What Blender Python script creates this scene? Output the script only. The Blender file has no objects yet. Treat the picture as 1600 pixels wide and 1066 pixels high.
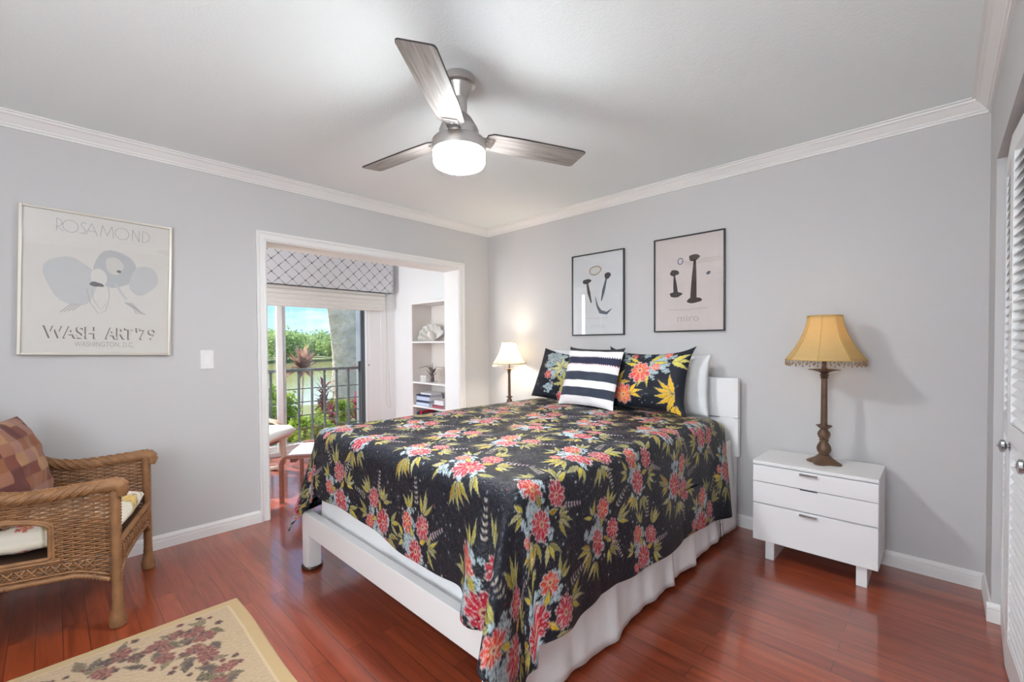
import bpy, bmesh, math, random
import numpy as np
from mathutils import Vector, Matrix
PI = math.pi
random.seed(7)
rng = np.random.default_rng(11)
S = bpy.context.scene
COL = S.collection

# ------------------------------------------------------------------ camera
F_PX, YAW, PITCH, ROLL, CY = 694.8976, 0.7671, -0.0179, -0.0062, 549.57
CAM = Vector((3.4394, -3.2148, 1.2439))
fw = Vector((-math.sin(YAW)*math.cos(PITCH), math.cos(YAW)*math.cos(PITCH), math.sin(PITCH)))
r0 = Vector((math.cos(YAW), math.sin(YAW), 0))
u0 = r0.cross(fw)
rt = r0*math.cos(ROLL) + u0*math.sin(ROLL)
up = -r0*math.sin(ROLL) + u0*math.cos(ROLL)
cd = bpy.data.cameras.new('camera')
cam = bpy.data.objects.new('camera', cd); COL.objects.link(cam)
cam.matrix_world = Matrix(((rt.x, up.x, -fw.x, CAM.x), (rt.y, up.y, -fw.y, CAM.y), (rt.z, up.z, -fw.z, CAM.z), (0, 0, 0, 1)))
cd.sensor_width = 36.0
cd.sensor_fit = 'HORIZONTAL'
cd.lens = F_PX*36/1600
cd.shift_y = (CY-533)/1600
cd.clip_start = 0.02
cd.clip_end = 400
S.camera = cam
S.view_settings.view_transform = 'Standard'
S.view_settings.look = 'None'
S.view_settings.gamma = 1.0
S.view_settings.use_curve_mapping = False
S.view_settings.exposure = 0.98
try:
    S.cycles.use_denoising = True
    S.cycles.max_bounces = 10
    S.cycles.diffuse_bounces = 6
    S.cycles.transparent_max_bounces = 12
    S.cycles.sample_clamp_indirect = 6.0
except Exception:
    pass

# ------------------------------------------------------------------ sky, sun, added fill lamps
W = bpy.data.worlds.new('sky'); S.world = W; W.use_nodes = True
nt = W.node_tree; nt.nodes.clear()
def N(t, typ, **kw):
    n = t.nodes.new(typ)
    for k, v in kw.items():
        if k in n.inputs: n.inputs[k].default_value = v
        else: setattr(n, k, v)
    return n
out = N(nt, 'ShaderNodeOutputWorld'); bg = N(nt, 'ShaderNodeBackground', Strength=1.1)
tc = N(nt, 'ShaderNodeTexCoord'); sx = N(nt, 'ShaderNodeSeparateXYZ')
ramp = N(nt, 'ShaderNodeValToRGB')
ramp.color_ramp.elements[0].position = 0.0; ramp.color_ramp.elements[0].color = (0.42, 0.63, 0.80, 1)
ramp.color_ramp.elements[1].position = 0.5; ramp.color_ramp.elements[1].color = (0.16, 0.40, 0.80, 1)
e = ramp.color_ramp.elements.new(0.09); e.color = (0.20, 0.44, 0.74, 1)
mp = N(nt, 'ShaderNodeMapping'); mp.inputs['Scale'].default_value = (1, 1, 3.2)
nz = N(nt, 'ShaderNodeTexNoise', Scale=4.5, Detail=6.0, Roughness=0.6)
cr = N(nt, 'ShaderNodeValToRGB'); cr.color_ramp.elements[0].position = 0.50; cr.color_ramp.elements[1].position = 0.66
mx = N(nt, 'ShaderNodeMixRGB'); mx.inputs[2].default_value = (0.60, 0.63, 0.67, 1)
L = nt.links.new
L(tc.outputs['Generated'], sx.inputs[0]); L(sx.outputs['Z'], ramp.inputs[0])
L(tc.outputs['Generated'], mp.inputs[0]); L(mp.outputs[0], nz.inputs['Vector']); L(nz.outputs['Fac'], cr.inputs[0])
L(cr.outputs[0], mx.inputs[0]); L(ramp.outputs[0], mx.inputs[1]); L(mx.outputs[0], bg.inputs[0]); L(bg.outputs[0], out.inputs[0])

def light(name, typ, loc, energy, color=(1, 1, 1), **kw):
    d = bpy.data.lights.new(name, typ); d.energy = energy; d.color = color
    for k, v in kw.items(): setattr(d, k, v)
    o = bpy.data.objects.new(name, d); COL.objects.link(o); o.location = loc
    return o
sun = light('sun', 'SUN', (-6, -3, 9), 5.5, (1.0, 0.95, 0.87), angle=math.radians(1.2))
sun.rotation_euler = Vector((0.78, 0.15, -0.80)).to_track_quat('-Z', 'Y').to_euler()
rear_fill = light('added_rear_fill', 'AREA', (3.15, -4.82, 1.45), 33, (0.93, 0.97, 1.0), shape='RECTANGLE', size=0.75, size_y=1.5)  # added fill lamp behind the camera, brightens the bedroom and bed skirt
rear_fill.rotation_euler = Vector((-0.16, 1, 0.5)).to_track_quat('-Z', 'Y').to_euler()
sunroom_fill = light('added_sunroom_fill', 'AREA', (-1.03, -4.17, 1.35), 34, (0.96, 0.98, 1.0), shape='RECTANGLE', size=1.35, size_y=1.7)  # added fill lamp out of view, brightens the sunroom
sunroom_fill.rotation_euler = Vector((0, 1, 0)).to_track_quat('-Z', 'Y').to_euler()
FAN_LIGHT = 77.0
LAMP_L_W, LAMP_R_W = 7.5, 0.32

# ------------------------------------------------------------------ materials
def srgb(r, g, b):
    f = lambda c: (c/255/12.92) if c/255 <= 0.04045 else ((c/255+0.055)/1.055)**2.4
    return (f(r), f(g), f(b), 1)
def mat(name, col, rough=0.5, metal=0.0, spec=0.5, noise=None, bump=None, sheen=0, coat=0):
    """Principled material; noise=(scale, amount) varies the colour, bump=(scale, strength, distance) roughens it."""
    m = bpy.data.materials.new(name); m.use_nodes = True
    t = m.node_tree; b = t.nodes['Principled BSDF']
    b.inputs['Base Color'].default_value = col; b.inputs['Roughness'].default_value = rough
    b.inputs['Metallic'].default_value = metal; b.inputs['Specular IOR Level'].default_value = spec
    if sheen: b.inputs['Sheen Weight'].default_value = sheen
    if coat: b.inputs['Coat Weight'].default_value = coat
    c = N(t, 'ShaderNodeTexCoord')
    if noise is None: noise = (6.0, 0.03)
    n = N(t, 'ShaderNodeTexNoise', Scale=noise[0], Detail=4.0)
    t.links.new(c.outputs['Object'], n.inputs['Vector'])
    mm = N(t, 'ShaderNodeMixRGB')
    k = noise[1]
    mm.inputs[1].default_value = tuple(max(0, x*(1-k)) for x in col[:3])+(1,)
    mm.inputs[2].default_value = tuple(min(1, x*(1+k)) for x in col[:3])+(1,)
    t.links.new(n.outputs['Fac'], mm.inputs[0]); t.links.new(mm.outputs[0], b.inputs['Base Color'])
    if bump:
        n2 = N(t, 'ShaderNodeTexNoise', Scale=bump[0], Detail=3.0)
        t.links.new(c.outputs['Object'], n2.inputs['Vector'])
        bp = N(t, 'ShaderNodeBump', Strength=bump[1], Distance=bump[2])
        t.links.new(n2.outputs['Fac'], bp.inputs['Height']); t.links.new(bp.outputs[0], b.inputs['Normal'])
    return m
def paint_mat(name, rough=0.8, bump=None, sheen=0.0, spec=0.3):
    m = bpy.data.materials.new(name); m.use_nodes = True
    t = m.node_tree; b = t.nodes['Principled BSDF']
    a = N(t, 'ShaderNodeAttribute', attribute_name='print')
    t.links.new(a.outputs['Color'], b.inputs['Base Color'])
    b.inputs['Roughness'].default_value = rough; b.inputs['Specular IOR Level'].default_value = spec
    b.inputs['Sheen Weight'].default_value = sheen
    if bump:
        c = N(t, 'ShaderNodeTexCoord'); n2 = N(t, 'ShaderNodeTexNoise', Scale=bump[0], Detail=2.0)
        n2.inputs['Distortion'].default_value = 1.2
        t.links.new(c.outputs['Object'], n2.inputs['Vector'])
        bp = N(t, 'ShaderNodeBump', Strength=bump[1], Distance=bump[2])
        t.links.new(n2.outputs['Fac'], bp.inputs['Height']); t.links.new(bp.outputs[0], b.inputs['Normal'])
    return m
def emit_mat(name, col, strength):
    m = bpy.data.materials.new(name); m.use_nodes = True
    b = m.node_tree.nodes['Principled BSDF']
    b.inputs['Base Color'].default_value = col; b.inputs['Emission Color'].default_value = col
    b.inputs['Emission Strength'].default_value = strength
    return m
def glass_mat(name, refl=0.06, tint=(1, 1, 1, 1), rough=0.02):
    m = bpy.data.materials.new(name); m.use_nodes = True
    t = m.node_tree; t.nodes.remove(t.nodes['Principled BSDF']); o = t.nodes['Material Output']
    tr = N(t, 'ShaderNodeBsdfTransparent', Color=tint); gl = N(t, 'ShaderNodeBsdfGlossy', Roughness=rough)
    lw = N(t, 'ShaderNodeLayerWeight', Blend=0.25)
    mr = N(t, 'ShaderNodeMapRange'); mr.inputs['To Min'].default_value = refl; mr.inputs['To Max'].default_value = 0.75
    ms = N(t, 'ShaderNodeMixShader')
    t.links.new(lw.outputs['Fresnel'], mr.inputs['Value']); t.links.new(mr.outputs[0], ms.inputs[0])
    t.links.new(tr.outputs[0], ms.inputs[1]); t.links.new(gl.outputs[0], ms.inputs[2]); t.links.new(ms.outputs[0], o.inputs['Surface'])
    return m
def shade_mat(name, col, trans=0.55):
    m = bpy.data.materials.new(name); m.use_nodes = True
    t = m.node_tree; t.nodes.remove(t.nodes['Principled BSDF']); o = t.nodes['Material Output']
    c = N(t, 'ShaderNodeTexCoord'); n = N(t, 'ShaderNodeTexNoise', Scale=60.0)
    mm = N(t, 'ShaderNodeMixRGB'); mm.inputs[1].default_value = col; mm.inputs[2].default_value = tuple(x*0.93 for x in col[:3])+(1,)
    t.links.new(c.outputs['Object'], n.inputs['Vector']); t.links.new(n.outputs['Fac'], mm.inputs[0])
    d = N(t, 'ShaderNodeBsdfDiffuse'); tl = N(t, 'ShaderNodeBsdfTranslucent'); ms = N(t, 'ShaderNodeMixShader'); ms.inputs[0].default_value = trans
    t.links.new(mm.outputs[0], d.inputs[0]); t.links.new(mm.outputs[0], tl.inputs[0])
    t.links.new(d.outputs[0], ms.inputs[1]); t.links.new(tl.outputs[0], ms.inputs[2]); t.links.new(ms.outputs[0], o.inputs['Surface'])
    return m
def wood_mat(name, c1, c2, scale=(30, 2, 30), rough=0.4, spec=0.5):
    m = bpy.data.materials.new(name); m.use_nodes = True
    t = m.node_tree; b = t.nodes['Principled BSDF']; b.inputs['Roughness'].default_value = rough; b.inputs['Specular IOR Level'].default_value = spec
    c = N(t, 'ShaderNodeTexCoord'); mp = N(t, 'ShaderNodeMapping'); mp.inputs['Scale'].default_value = scale
    n = N(t, 'ShaderNodeTexNoise', Scale=1.0, Detail=5.0); cr = N(t, 'ShaderNodeValToRGB')
    cr.color_ramp.elements[0].position = 0.3; cr.color_ramp.elements[0].color = c1
    cr.color_ramp.elements[1].position = 0.7; cr.color_ramp.elements[1].color = c2
    t.links.new(c.outputs['Object'], mp.inputs[0]); t.links.new(mp.outputs[0], n.inputs['Vector']); t.links.new(n.outputs['Fac'], cr.inputs[0]); t.links.new(cr.outputs[0], b.inputs['Base Color'])
    return m
def floor_mat():
    m = bpy.data.materials.new('cherry_plank_floor'); m.use_nodes = True
    t = m.node_tree; b = t.nodes['Principled BSDF']
    c = N(t, 'ShaderNodeTexCoord'); mp = N(t, 'ShaderNodeMapping')
    t.links.new(c.outputs['Object'], mp.inputs[0])
    br = N(t, 'ShaderNodeTexBrick'); br.offset = 0.37; br.offset_frequency = 2
    br.inputs['Scale'].default_value = 1.0; br.inputs['Brick Width'].default_value = 1.05; br.inputs['Row Height'].default_value = 0.08
    br.inputs['Mortar Size'].default_value = 0.0011; br.inputs['Mortar Smooth'].default_value = 0.4; br.inputs['Bias'].default_value = 0.0
    br.inputs['Color1'].default_value = (0.0, 0.0, 0.0, 1); br.inputs['Color2'].default_value = (1, 1, 1, 1); br.inputs['Mortar'].default_value = (0.5, 0.5, 0.5, 1)
    t.links.new(mp.outputs[0], br.inputs['Vector'])
    cr = N(t, 'ShaderNodeValToRGB')
    cr.color_ramp.elements[0].color = srgb(140, 60, 36); cr.color_ramp.elements[1].color = srgb(162, 75, 44)
    t.links.new(br.outputs['Color'], cr.inputs[0])
    mp2 = N(t, 'ShaderNodeMapping'); mp2.inputs['Scale'].default_value = (2.2, 26, 1)
    t.links.new(c.outputs['Object'], mp2.inputs[0])
    ad = N(t, 'ShaderNodeVectorMath', operation='ADD'); sc = N(t, 'ShaderNodeVectorMath', operation='SCALE'); sc.inputs['Scale'].default_value = 13.0
    t.links.new(br.outputs['Color'], sc.inputs[0]); t.links.new(mp2.outputs[0], ad.inputs[0]); t.links.new(sc.outputs[0], ad.inputs[1])
    n = N(t, 'ShaderNodeTexNoise', Scale=1.0, Detail=6.0, Roughness=0.6); n.inputs['Distortion'].default_value = 1.1
    t.links.new(ad.outputs[0], n.inputs['Vector'])
    gr = N(t, 'ShaderNodeValToRGB'); gr.color_ramp.elements[0].position = 0.32; gr.color_ramp.elements[0].color = (0.55, 0.5, 0.48, 1)
    gr.color_ramp.elements[1].position = 0.62; gr.color_ramp.elements[1].color = (1.05, 1.05, 1.05, 1)
    t.links.new(n.outputs['Fac'], gr.inputs[0])
    mu = N(t, 'ShaderNodeMixRGB', blend_type='MULTIPLY'); mu.inputs[0].default_value = 0.85
    t.links.new(cr.outputs[0], mu.inputs[1]); t.links.new(gr.outputs[0], mu.inputs[2])
    mo = N(t, 'ShaderNodeMixRGB'); mo.inputs[2].default_value = srgb(44, 18, 14)
    t.links.new(br.outputs['Fac'], mo.inputs[0]); t.links.new(mu.outputs[0], mo.inputs[1]); t.links.new(mo.outputs[0], b.inputs['Base Color'])
    b.inputs['Roughness'].default_value = 0.3; b.inputs['Specular IOR Level'].default_value = 0.5; b.inputs['Coat Weight'].default_value = 0.85; b.inputs['Coat Roughness'].default_value = 0.10; b.inputs['Coat IOR'].default_value = 1.5
    bp = N(t, 'ShaderNodeBump', Strength=0.25, Distance=0.002); bp.invert = True
    t.links.new(br.outputs['Fac'], bp.inputs['Height']); t.links.new(bp.outputs[0], b.inputs['Normal'])
    return m
M = {}
M['wall'] = mat('grey_wall_paint', srgb(201, 200, 201), 0.85, spec=0.2, noise=(1.5, 0.01))
M['ceil'] = mat('textured_ceiling_paint', srgb(238, 245, 247), 0.9, spec=0.15, noise=(1.5, 0.01), bump=(95.0, 0.3, 0.005))
M['trim'] = mat('white_trim_paint', srgb(232, 231, 230), 0.45, noise=(2, 0.01))
M['white'] = mat('white_lacquer', srgb(236, 236, 237), 0.35, noise=(2, 0.01))
M['sunwall'] = mat('white_sunroom_paint', srgb(232, 232, 232), 0.85, spec=0.2, noise=(1.5, 0.01))
M['floor'] = floor_mat()
M['black'] = mat('black_frame_paint', srgb(28, 26, 26), 0.35)
M['nickel'] = mat('brushed_nickel', srgb(196, 192, 190), 0.32, 1.0, noise=(40, 0.06))
M['silver_frame'] = mat('champagne_silver_frame', srgb(214, 208, 198), 0.35, 0.75, noise=(20, 0.04))
M['fan_wood'] = wood_mat('grey_brushed_blade', srgb(112, 106, 103), srgb(158, 151, 147), (5, 90, 90), 0.5, 0.3)
M['fan_edge'] = mat('dark_blade_edge', srgb(48, 42, 42), 0.5)
M['glow'] = emit_mat('lit_frosted_glass', (0.95, 0.98, 1.0, 1), FAN_LIGHT)
_t = M['glow'].node_tree; _g = N(_t, 'ShaderNodeNewGeometry'); _s = N(_t, 'ShaderNodeSeparateXYZ'); _m = N(_t, 'ShaderNodeMapRange')
_m.inputs['From Min'].default_value = -1.0; _m.inputs['From Max'].default_value = 0.0; _m.inputs['To Min'].default_value = FAN_LIGHT*1.7; _m.inputs['To Max'].default_value = FAN_LIGHT*0.46
_t.links.new(_g.outputs['Normal'], _s.inputs[0]); _t.links.new(_s.outputs['Z'], _m.inputs['Value']); _t.links.new(_m.outputs[0], _t.nodes['Principled BSDF'].inputs['Emission Strength'])
M['glass'] = glass_mat('clear_window_glass', 0.05)
M['pglass'] = glass_mat('picture_glass', 0.045, rough=0.0)
M['bronze'] = mat('antique_bronze_resin', srgb(98, 74, 56), 0.45, 0.2, noise=(35, 0.5), bump=(60, 0.4, 0.003))
M['fringe'] = mat('beaded_fringe', srgb(150, 124, 96), 0.4, noise=(90, 0.5))
M['chrome'] = mat('chrome_handle', srgb(190, 190, 192), 0.25, 1.0)
M['coaster'] = mat('dark_brown_caster_cup', srgb(74, 46, 38), 0.25)
M['bedskirt'] = mat('white_cotton_skirt', srgb(246, 246, 247), 0.9, spec=0.15, bump=(26, 0.25, 0.01))
M['linen'] = mat('white_pillow_cotton', srgb(226, 228, 230), 0.9, spec=0.15, bump=(20, 0.25, 0.01))
M['wicker'] = mat('honey_brown_wicker', srgb(146, 104, 68), 0.5, noise=(22, 0.5), bump=(160, 0.6, 0.003))
M['wicker_dark'] = mat('dark_wicker_core', srgb(72, 50, 36), 0.7, noise=(14, 0.2))
M['beech'] = wood_mat('reddish_bent_beech', srgb(118, 70, 58), srgb(146, 92, 76), (30, 5, 30), 0.4)
M['beech_overlit'] = wood_mat('overlit_bent_beech', srgb(196, 172, 150), srgb(216, 194, 172), (30, 5, 30), 0.4)  # overexposed look of the chair arms put into a lighter wood colour
M['cushion_white'] = mat('white_lounge_cushion', srgb(236, 236, 234), 0.9, spec=0.1, bump=(14, 0.2, 0.01))
M['iron'] = mat('grey_painted_railing', srgb(92, 98, 100), 0.5)
M['wire'] = mat('dark_fence_wire', srgb(62, 68, 66), 0.6)
M['darkframe'] = mat('dark_screen_door_frame', srgb(70, 74, 78), 0.5)
M['bark'] = mat('grey_tree_bark', srgb(208, 188, 166), 0.95, noise=(5.0, 0.55), bump=(9, 1.0, 0.08))
M['stucco'] = mat('grey_exterior_stucco', srgb(176, 178, 182), 0.95, bump=(60, 0.6, 0.01))

# ------------------------------------------------------------------ mesh helpers
class MB:
    def __init__(s): s.v = []; s.f = []
    def add(s, v, f):
        k = len(s.v); s.v += [tuple(p) for p in v]; s.f += [tuple(i+k for i in q) for q in f]; return s
    def box(s, x0, x1, y0, y1, z0, z1):
        return s.add([(x0, y0, z0), (x1, y0, z0), (x1, y1, z0), (x0, y1, z0), (x0, y0, z1), (x1, y0, z1), (x1, y1, z1), (x0, y1, z1)],
                     [(0, 3, 2, 1), (4, 5, 6, 7), (0, 1, 5, 4), (1, 2, 6, 5), (2, 3, 7, 6), (3, 0, 4, 7)])
    def lathe(s, prof, n=32, c=(0, 0, 0), ph=0.0, sq=None):
        """prof: (radius, z) from bottom to top; sq(a, z) scales the radius."""
        v = []; f = []
        for r, z in prof:
            for i in range(n):
                a = 2*PI*i/n+ph; k = sq(a, z) if sq else 1
                v.append((c[0]+r*k*math.cos(a), c[1]+r*k*math.sin(a), c[2]+z))
        for j in range(len(prof)-1):
            for i in range(n):
                i2 = (i+1) % n
                f.append((j*n+i, j*n+i2, (j+1)*n+i2, (j+1)*n+i))
        if prof[0][0] > 1e-6: f.append(tuple(range(n-1, -1, -1)))
        if prof[-1][0] > 1e-6: f.append(tuple((len(prof)-1)*n+i for i in range(n)))
        return s.add(v, f)
    def tube(s, pts, r, n=8, closed=False):
        pts = [Vector(p) for p in pts]; m = len(pts)
        rs = r if isinstance(r, (list, tuple)) else [r]*m
        v = []; f = []; prev = None
        for i, p in enumerate(pts):
            if closed: d = pts[(i+1) % m]-pts[i-1]
            else: d = pts[min(i+1, m-1)]-pts[max(i-1, 0)]
            d = d.normalized() if d.length > 1e-9 else Vector((0, 0, 1))
            if prev is None:
                a = Vector((0, 0, 1)) if abs(d.z) < 0.9 else Vector((1, 0, 0))
                x = d.cross(a).normalized()
            else:
                x = (prev-d*prev.dot(d)).normalized()
            prev = x; y = d.cross(x)
            for k in range(n):
                a = 2*PI*k/n; q = p+(x*math.cos(a)+y*math.sin(a))*rs[i]
                v.append(q)
        rows = m if closed else m-1
        for i in range(rows):
            i2 = (i+1) % m
            for k in range(n):
                k2 = (k+1) % n
                f.append((i*n+k, i*n+k2, i2*n+k2, i2*n+k))
        if not closed:
            f.append(tuple(range(n-1, -1, -1))); f.append(tuple((m-1)*n+k for k in range(n)))
        return s.add(v, f)
    def prism(s, poly, axis, a0, a1):
        """poly in the two other axes (order x,y,z without axis), extruded from a0 to a1."""
        n = len(poly); v = []
        for a in (a0, a1):
            for p in poly:
                q = list(p); q.insert(axis, a); v.append(q)
        f = [tuple(range(n-1, -1, -1)), tuple(range(n, 2*n))]
        for i in range(n): f.append((i, (i+1) % n, n+(i+1) % n, n+i))
        return s.add(v, f)
    def loft(s, rings, cap=True):
        n = len(rings[0]); v = [p for r in rings for p in r]; f = []
        for j in range(len(rings)-1):
            for i in range(n):
                i2 = (i+1) % n; f.append((j*n+i, j*n+i2, (j+1)*n+i2, (j+1)*n+i))
        if cap: f.append(tuple(range(n-1, -1, -1))); f.append(tuple((len(rings)-1)*n+i for i in range(n)))
        return s.add(v, f)
    def xf(s, mtx):
        s.v = [tuple(mtx @ Vector(p)) for p in s.v]; return s
    def build(s, name, m, parent=None, smooth=False, bevel=0, loc=None, fix=True):
        me = bpy.data.meshes.new(name); me.from_pydata(s.v, [], s.f); me.update()
        if fix:
            bm = bmesh.new(); bm.from_mesh(me); bmesh.ops.recalc_face_normals(bm, faces=bm.faces); bm.to_mesh(me); bm.free()
        me.materials.append(m)
        o = bpy.data.objects.new(name, me); COL.objects.link(o)
        if parent is not None: o.parent = parent
        if loc is not None: o.location = loc
        if smooth:
            me.polygons.foreach_set('use_smooth', [True]*len(me.polygons))
            if smooth != 'full':
                try: me.set_sharp_from_angle(angle=math.radians(45))
                except Exception: pass
        if bevel:
            b = o.modifiers.new('bevel', 'BEVEL'); b.width = bevel; b.segments = 2; b.limit_method = 'ANGLE'
        return o
def tag(o, label=None, cat=None, group=None, kind=None):
    if label: o['label'] = label
    if cat: o['category'] = cat
    if group: o['group'] = group
    if kind: o['kind'] = kind
    return o
def thing(name, label, cat, loc=(0, 0, 0), rotz=0, group=None):
    o = bpy.data.objects.new(name, None); COL.objects.link(o); o.location = loc; o.rotation_euler = (0, 0, rotz)
    o.empty_display_size = 0.05
    return tag(o, label, cat, group)
def struct(name, mb, m, label=None, **kw):
    return tag(mb.build(name, m, **kw), label, None, None, 'structure')
def copy_tree(o, parent=None):
    c = o.copy(); COL.objects.link(c)
    if parent is not None: c.parent = parent
    for ch in list(o.children): copy_tree(ch, c)
    return c
def grid_obj(name, P, m, col=None, parent=None, loc=None, wrap=False):
    """P: (ny, nx, 3) points; col: (ny, nx, 3) linear print colours."""
    ny, nx = P.shape[:2]
    idx = np.arange(ny*nx).reshape(ny, nx)
    q = np.stack([idx[:-1, :-1], idx[:-1, 1:], idx[1:, 1:], idx[1:, :-1]], -1).reshape(-1, 4)
    me = bpy.data.meshes.new(name)
    me.vertices.add(ny*nx); me.vertices.foreach_set('co', P.astype(np.float32).ravel())
    me.loops.add(q.size); me.loops.foreach_set('vertex_index', q.astype(np.int32).ravel())
    me.polygons.add(len(q)); me.polygons.foreach_set('loop_start', np.arange(0, q.size, 4, dtype=np.int32))
    me.update(calc_edges=True); me.validate()
    me.polygons.foreach_set('use_smooth', [True]*len(q))
    if col is not None: paint_attr(me, col.reshape(-1, 3))
    me.materials.append(m)
    o = bpy.data.objects.new(name, me); COL.objects.link(o)
    if parent is not None: o.parent = parent
    if loc is not None: o.location = loc
    return o
def paint_attr(me, col):
    a = me.color_attributes.new('print', 'FLOAT_COLOR', 'POINT')
    c = np.ones((len(me.vertices), 4), np.float32); c[:, :3] = col
    a.data.foreach_set('color', c.ravel())

# ------------------------------------------------------------------ printing patterns on cloth
def lin(*c): return np.array(srgb(*c)[:3])
class Print:
    """A flat cloth print on a rectangular grid of cloth coordinates (xs, ys)."""
    def __init__(s, xs, ys, base):
        s.xs, s.ys = xs, ys
        s.c = np.tile(np.asarray(base, float), (len(ys), len(xs), 1))
        s.r = np.random.default_rng(5)
    def win(s, cx, cy, R):
        i0, i1 = np.searchsorted(s.xs, [cx-R, cx+R]); j0, j1 = np.searchsorted(s.ys, [cy-R, cy+R])
        if i1 <= i0 or j1 <= j0: return None
        X, Y = np.meshgrid(s.xs[i0:i1]-cx, s.ys[j0:j1]-cy)
        return slice(j0, j1), slice(i0, i1), X, Y
    def put(s, w, mask, col, a=1.0):
        blk = s.c[w[0], w[1]]
        m = np.clip(mask, 0, 1)[..., None]*a
        s.c[w[0], w[1]] = blk*(1-m)+np.asarray(col)*m
    def flower(s, cx, cy, R, rot=0, n=9, c1=lin(166, 14, 44), c2=lin(210, 56, 46), edge=lin(214, 196, 194), mid=lin(206, 196, 166), squash=1.0):
        w = s.win(cx, cy, R*1.15)
        if w is None: return
        X, Y = w[2], w[3]; c, q = math.cos(rot), math.sin(rot)
        x = X*c+Y*q; y = (-X*q+Y*c)/squash
        rad = np.hypot(x, y)/R; ang = np.arctan2(y, x); m = n
        k = np.floor((ang+PI)/(2*PI)*m)
        jit = np.sin(k*12.9898+rot*7+cx*40)*0.5+0.5
        pet = np.abs(np.cos(m*(ang+PI)/2+PI/2))
        lim = (0.66+0.32*pet**0.6)*(0.72+0.28*jit)+.04*np.sin(ang*31+jit*8)
        aa = 0.05
        inside = np.clip((lim-rad)/aa+0.5, 0, 1)
        s.put(w, inside, edge, .9)
        inner = np.clip((lim-0.06-rad)/aa+0.5, 0, 1)
        t = np.clip((rad-0.2)/0.6, 0, 1)[..., None]*(0.35+0.65*jit)[..., None]
        s.put(w, inner, c2*(1-t)+c1*t)
        vein = inner*np.clip(1-np.abs(np.abs(np.cos(m*(ang+PI)/2))-0.97)/0.06, 0, 1)*(rad > 0.25)
        s.put(w, vein, edge, 0.75)
        s.put(w, inner*np.clip(np.sin(ang*m*2.6+jit*19+rad*5)*3-2.0, 0, 1)*(rad > 0.22+.3*jit), edge, 0.65)
        s.put(w, inner*(np.sin(x/R*23+jit*5)*np.sin(y/R*19+jit*3) > .62)*(jit < .6), c1*.35, 0.7)
        s.put(w, np.clip((0.20-rad)/0.08+0.5, 0, 1), mid, .8)
        s.put(w, np.clip((0.10-rad)/0.05+0.5, 0, 1), c2*0.4)
    def leaf(s, x0, y0, ln, wd, rot, col=lin(186, 170, 56), edge=lin(206, 202, 160), curve=0.2):
        cx, cy = x0+math.cos(rot)*ln/2, y0+math.sin(rot)*ln/2
        w = s.win(cx, cy, ln*0.65+wd)
        if w is None: return
        X, Y = w[2]+cx-x0, w[3]+cy-y0; c, q = math.cos(rot), math.sin(rot)
        u = (X*c+Y*q)/ln; v = (-X*q+Y*c)-curve*ln*np.clip(u, 0, 1)*(1-np.clip(u, 0, 1))
        uc = np.clip(u, 0, 1)
        half = wd*np.sin(PI*uc**0.72)**1.5*(1+.16*np.sin(uc*30))
        ok = (u > 0) & (u < 1)
        aa = 0.003
        s.put(w, np.clip((half+.0035-np.abs(v))/aa+0.5, 0, 1)*ok, lin(27, 29, 39), .85)
        s.put(w, np.clip((half-np.abs(v))/aa+0.5, 0, 1)*ok, edge, .8)
        s.put(w, np.clip((half-0.0018-np.abs(v-.0008))/aa+0.5, 0, 1)*ok, col*(.85+.3*np.sin(ln*900)))
        s.put(w, np.clip((0.0010-np.abs(v))/aa+0.5, 0, 1)*ok*(half > 0.005), lin(96, 92, 40), 0.6)
    def fan(s, x, y, rot, n, ln, wd, cols, spread=1.1):
        for i in range(n):
            a = rot+spread*(i/(n-1)-.5)*2*.5+s.r.uniform(-.1, .1); k = s.r.uniform(.7, 1.1)
            s.leaf(x+.012*math.cos(a), y+.012*math.sin(a), ln*k, wd*s.r.uniform(.8, 1.15), a, cols[i % len(cols)], curve=s.r.uniform(-.25, .25))
    def lace(s, cx, cy, R, n=26, pale=lin(176, 194, 200), dark=lin(34, 40, 54), squash=0.8, rot=0.0):
        w = s.win(cx, cy, R*1.15)
        if w is None: return
        X, Y = w[2], w[3]; c, q = math.cos(rot), math.sin(rot); x = X*c+Y*q; y = (-X*q+Y*c)/squash
        p = s.r.normal(0, R*0.40, (n, 2)); sz = s.r.uniform(.12, .24, n)*R
        blob = np.zeros_like(x)
        for i in range(n):
            d = np.hypot(x-p[i, 0], (y-p[i, 1])*s.r.uniform(.8, 1.25))/sz[i]; an = np.arctan2(y-p[i, 1], x-p[i, 0])
            lim = 1+.16*np.sin(an*5+i)
            blob = np.where(d < lim, 1.0, blob)
            s.put(w, np.clip((lim-d)/.12, 0, 1), pale, .85)
            k = i % 3
            if k == 0:   # dark rosette of short strokes
                s.put(w, (d < lim*.86)*(np.sin(d*11+an*2) > .0)*(np.sin(an*5+d*3) > -.5)*1.0, dark, .9)
            elif k == 1: # ring
                s.put(w, np.clip(1-np.abs(d-.55)/.13, 0, 1), dark, .9)
            else:        # edge line
                s.put(w, np.clip(1-np.abs(d-lim*.92)/.10, 0, 1), dark, .7)
    def dots(s, cx, cy, R, n, col, r0=0.002, r1=0.006):
        for i in range(n):
            a = s.r.uniform(0, 2*PI); d = R*math.sqrt(s.r.uniform(0, 1)); r = s.r.uniform(r0, r1)
            w = s.win(cx+d*math.cos(a), cy+d*math.sin(a), r+0.006)
            if w is None: continue
            s.put(w, np.clip((r-np.hypot(w[2], w[3]*s.r.uniform(0.7, 1.5)))/0.004+0.5, 0, 1), col)
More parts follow.
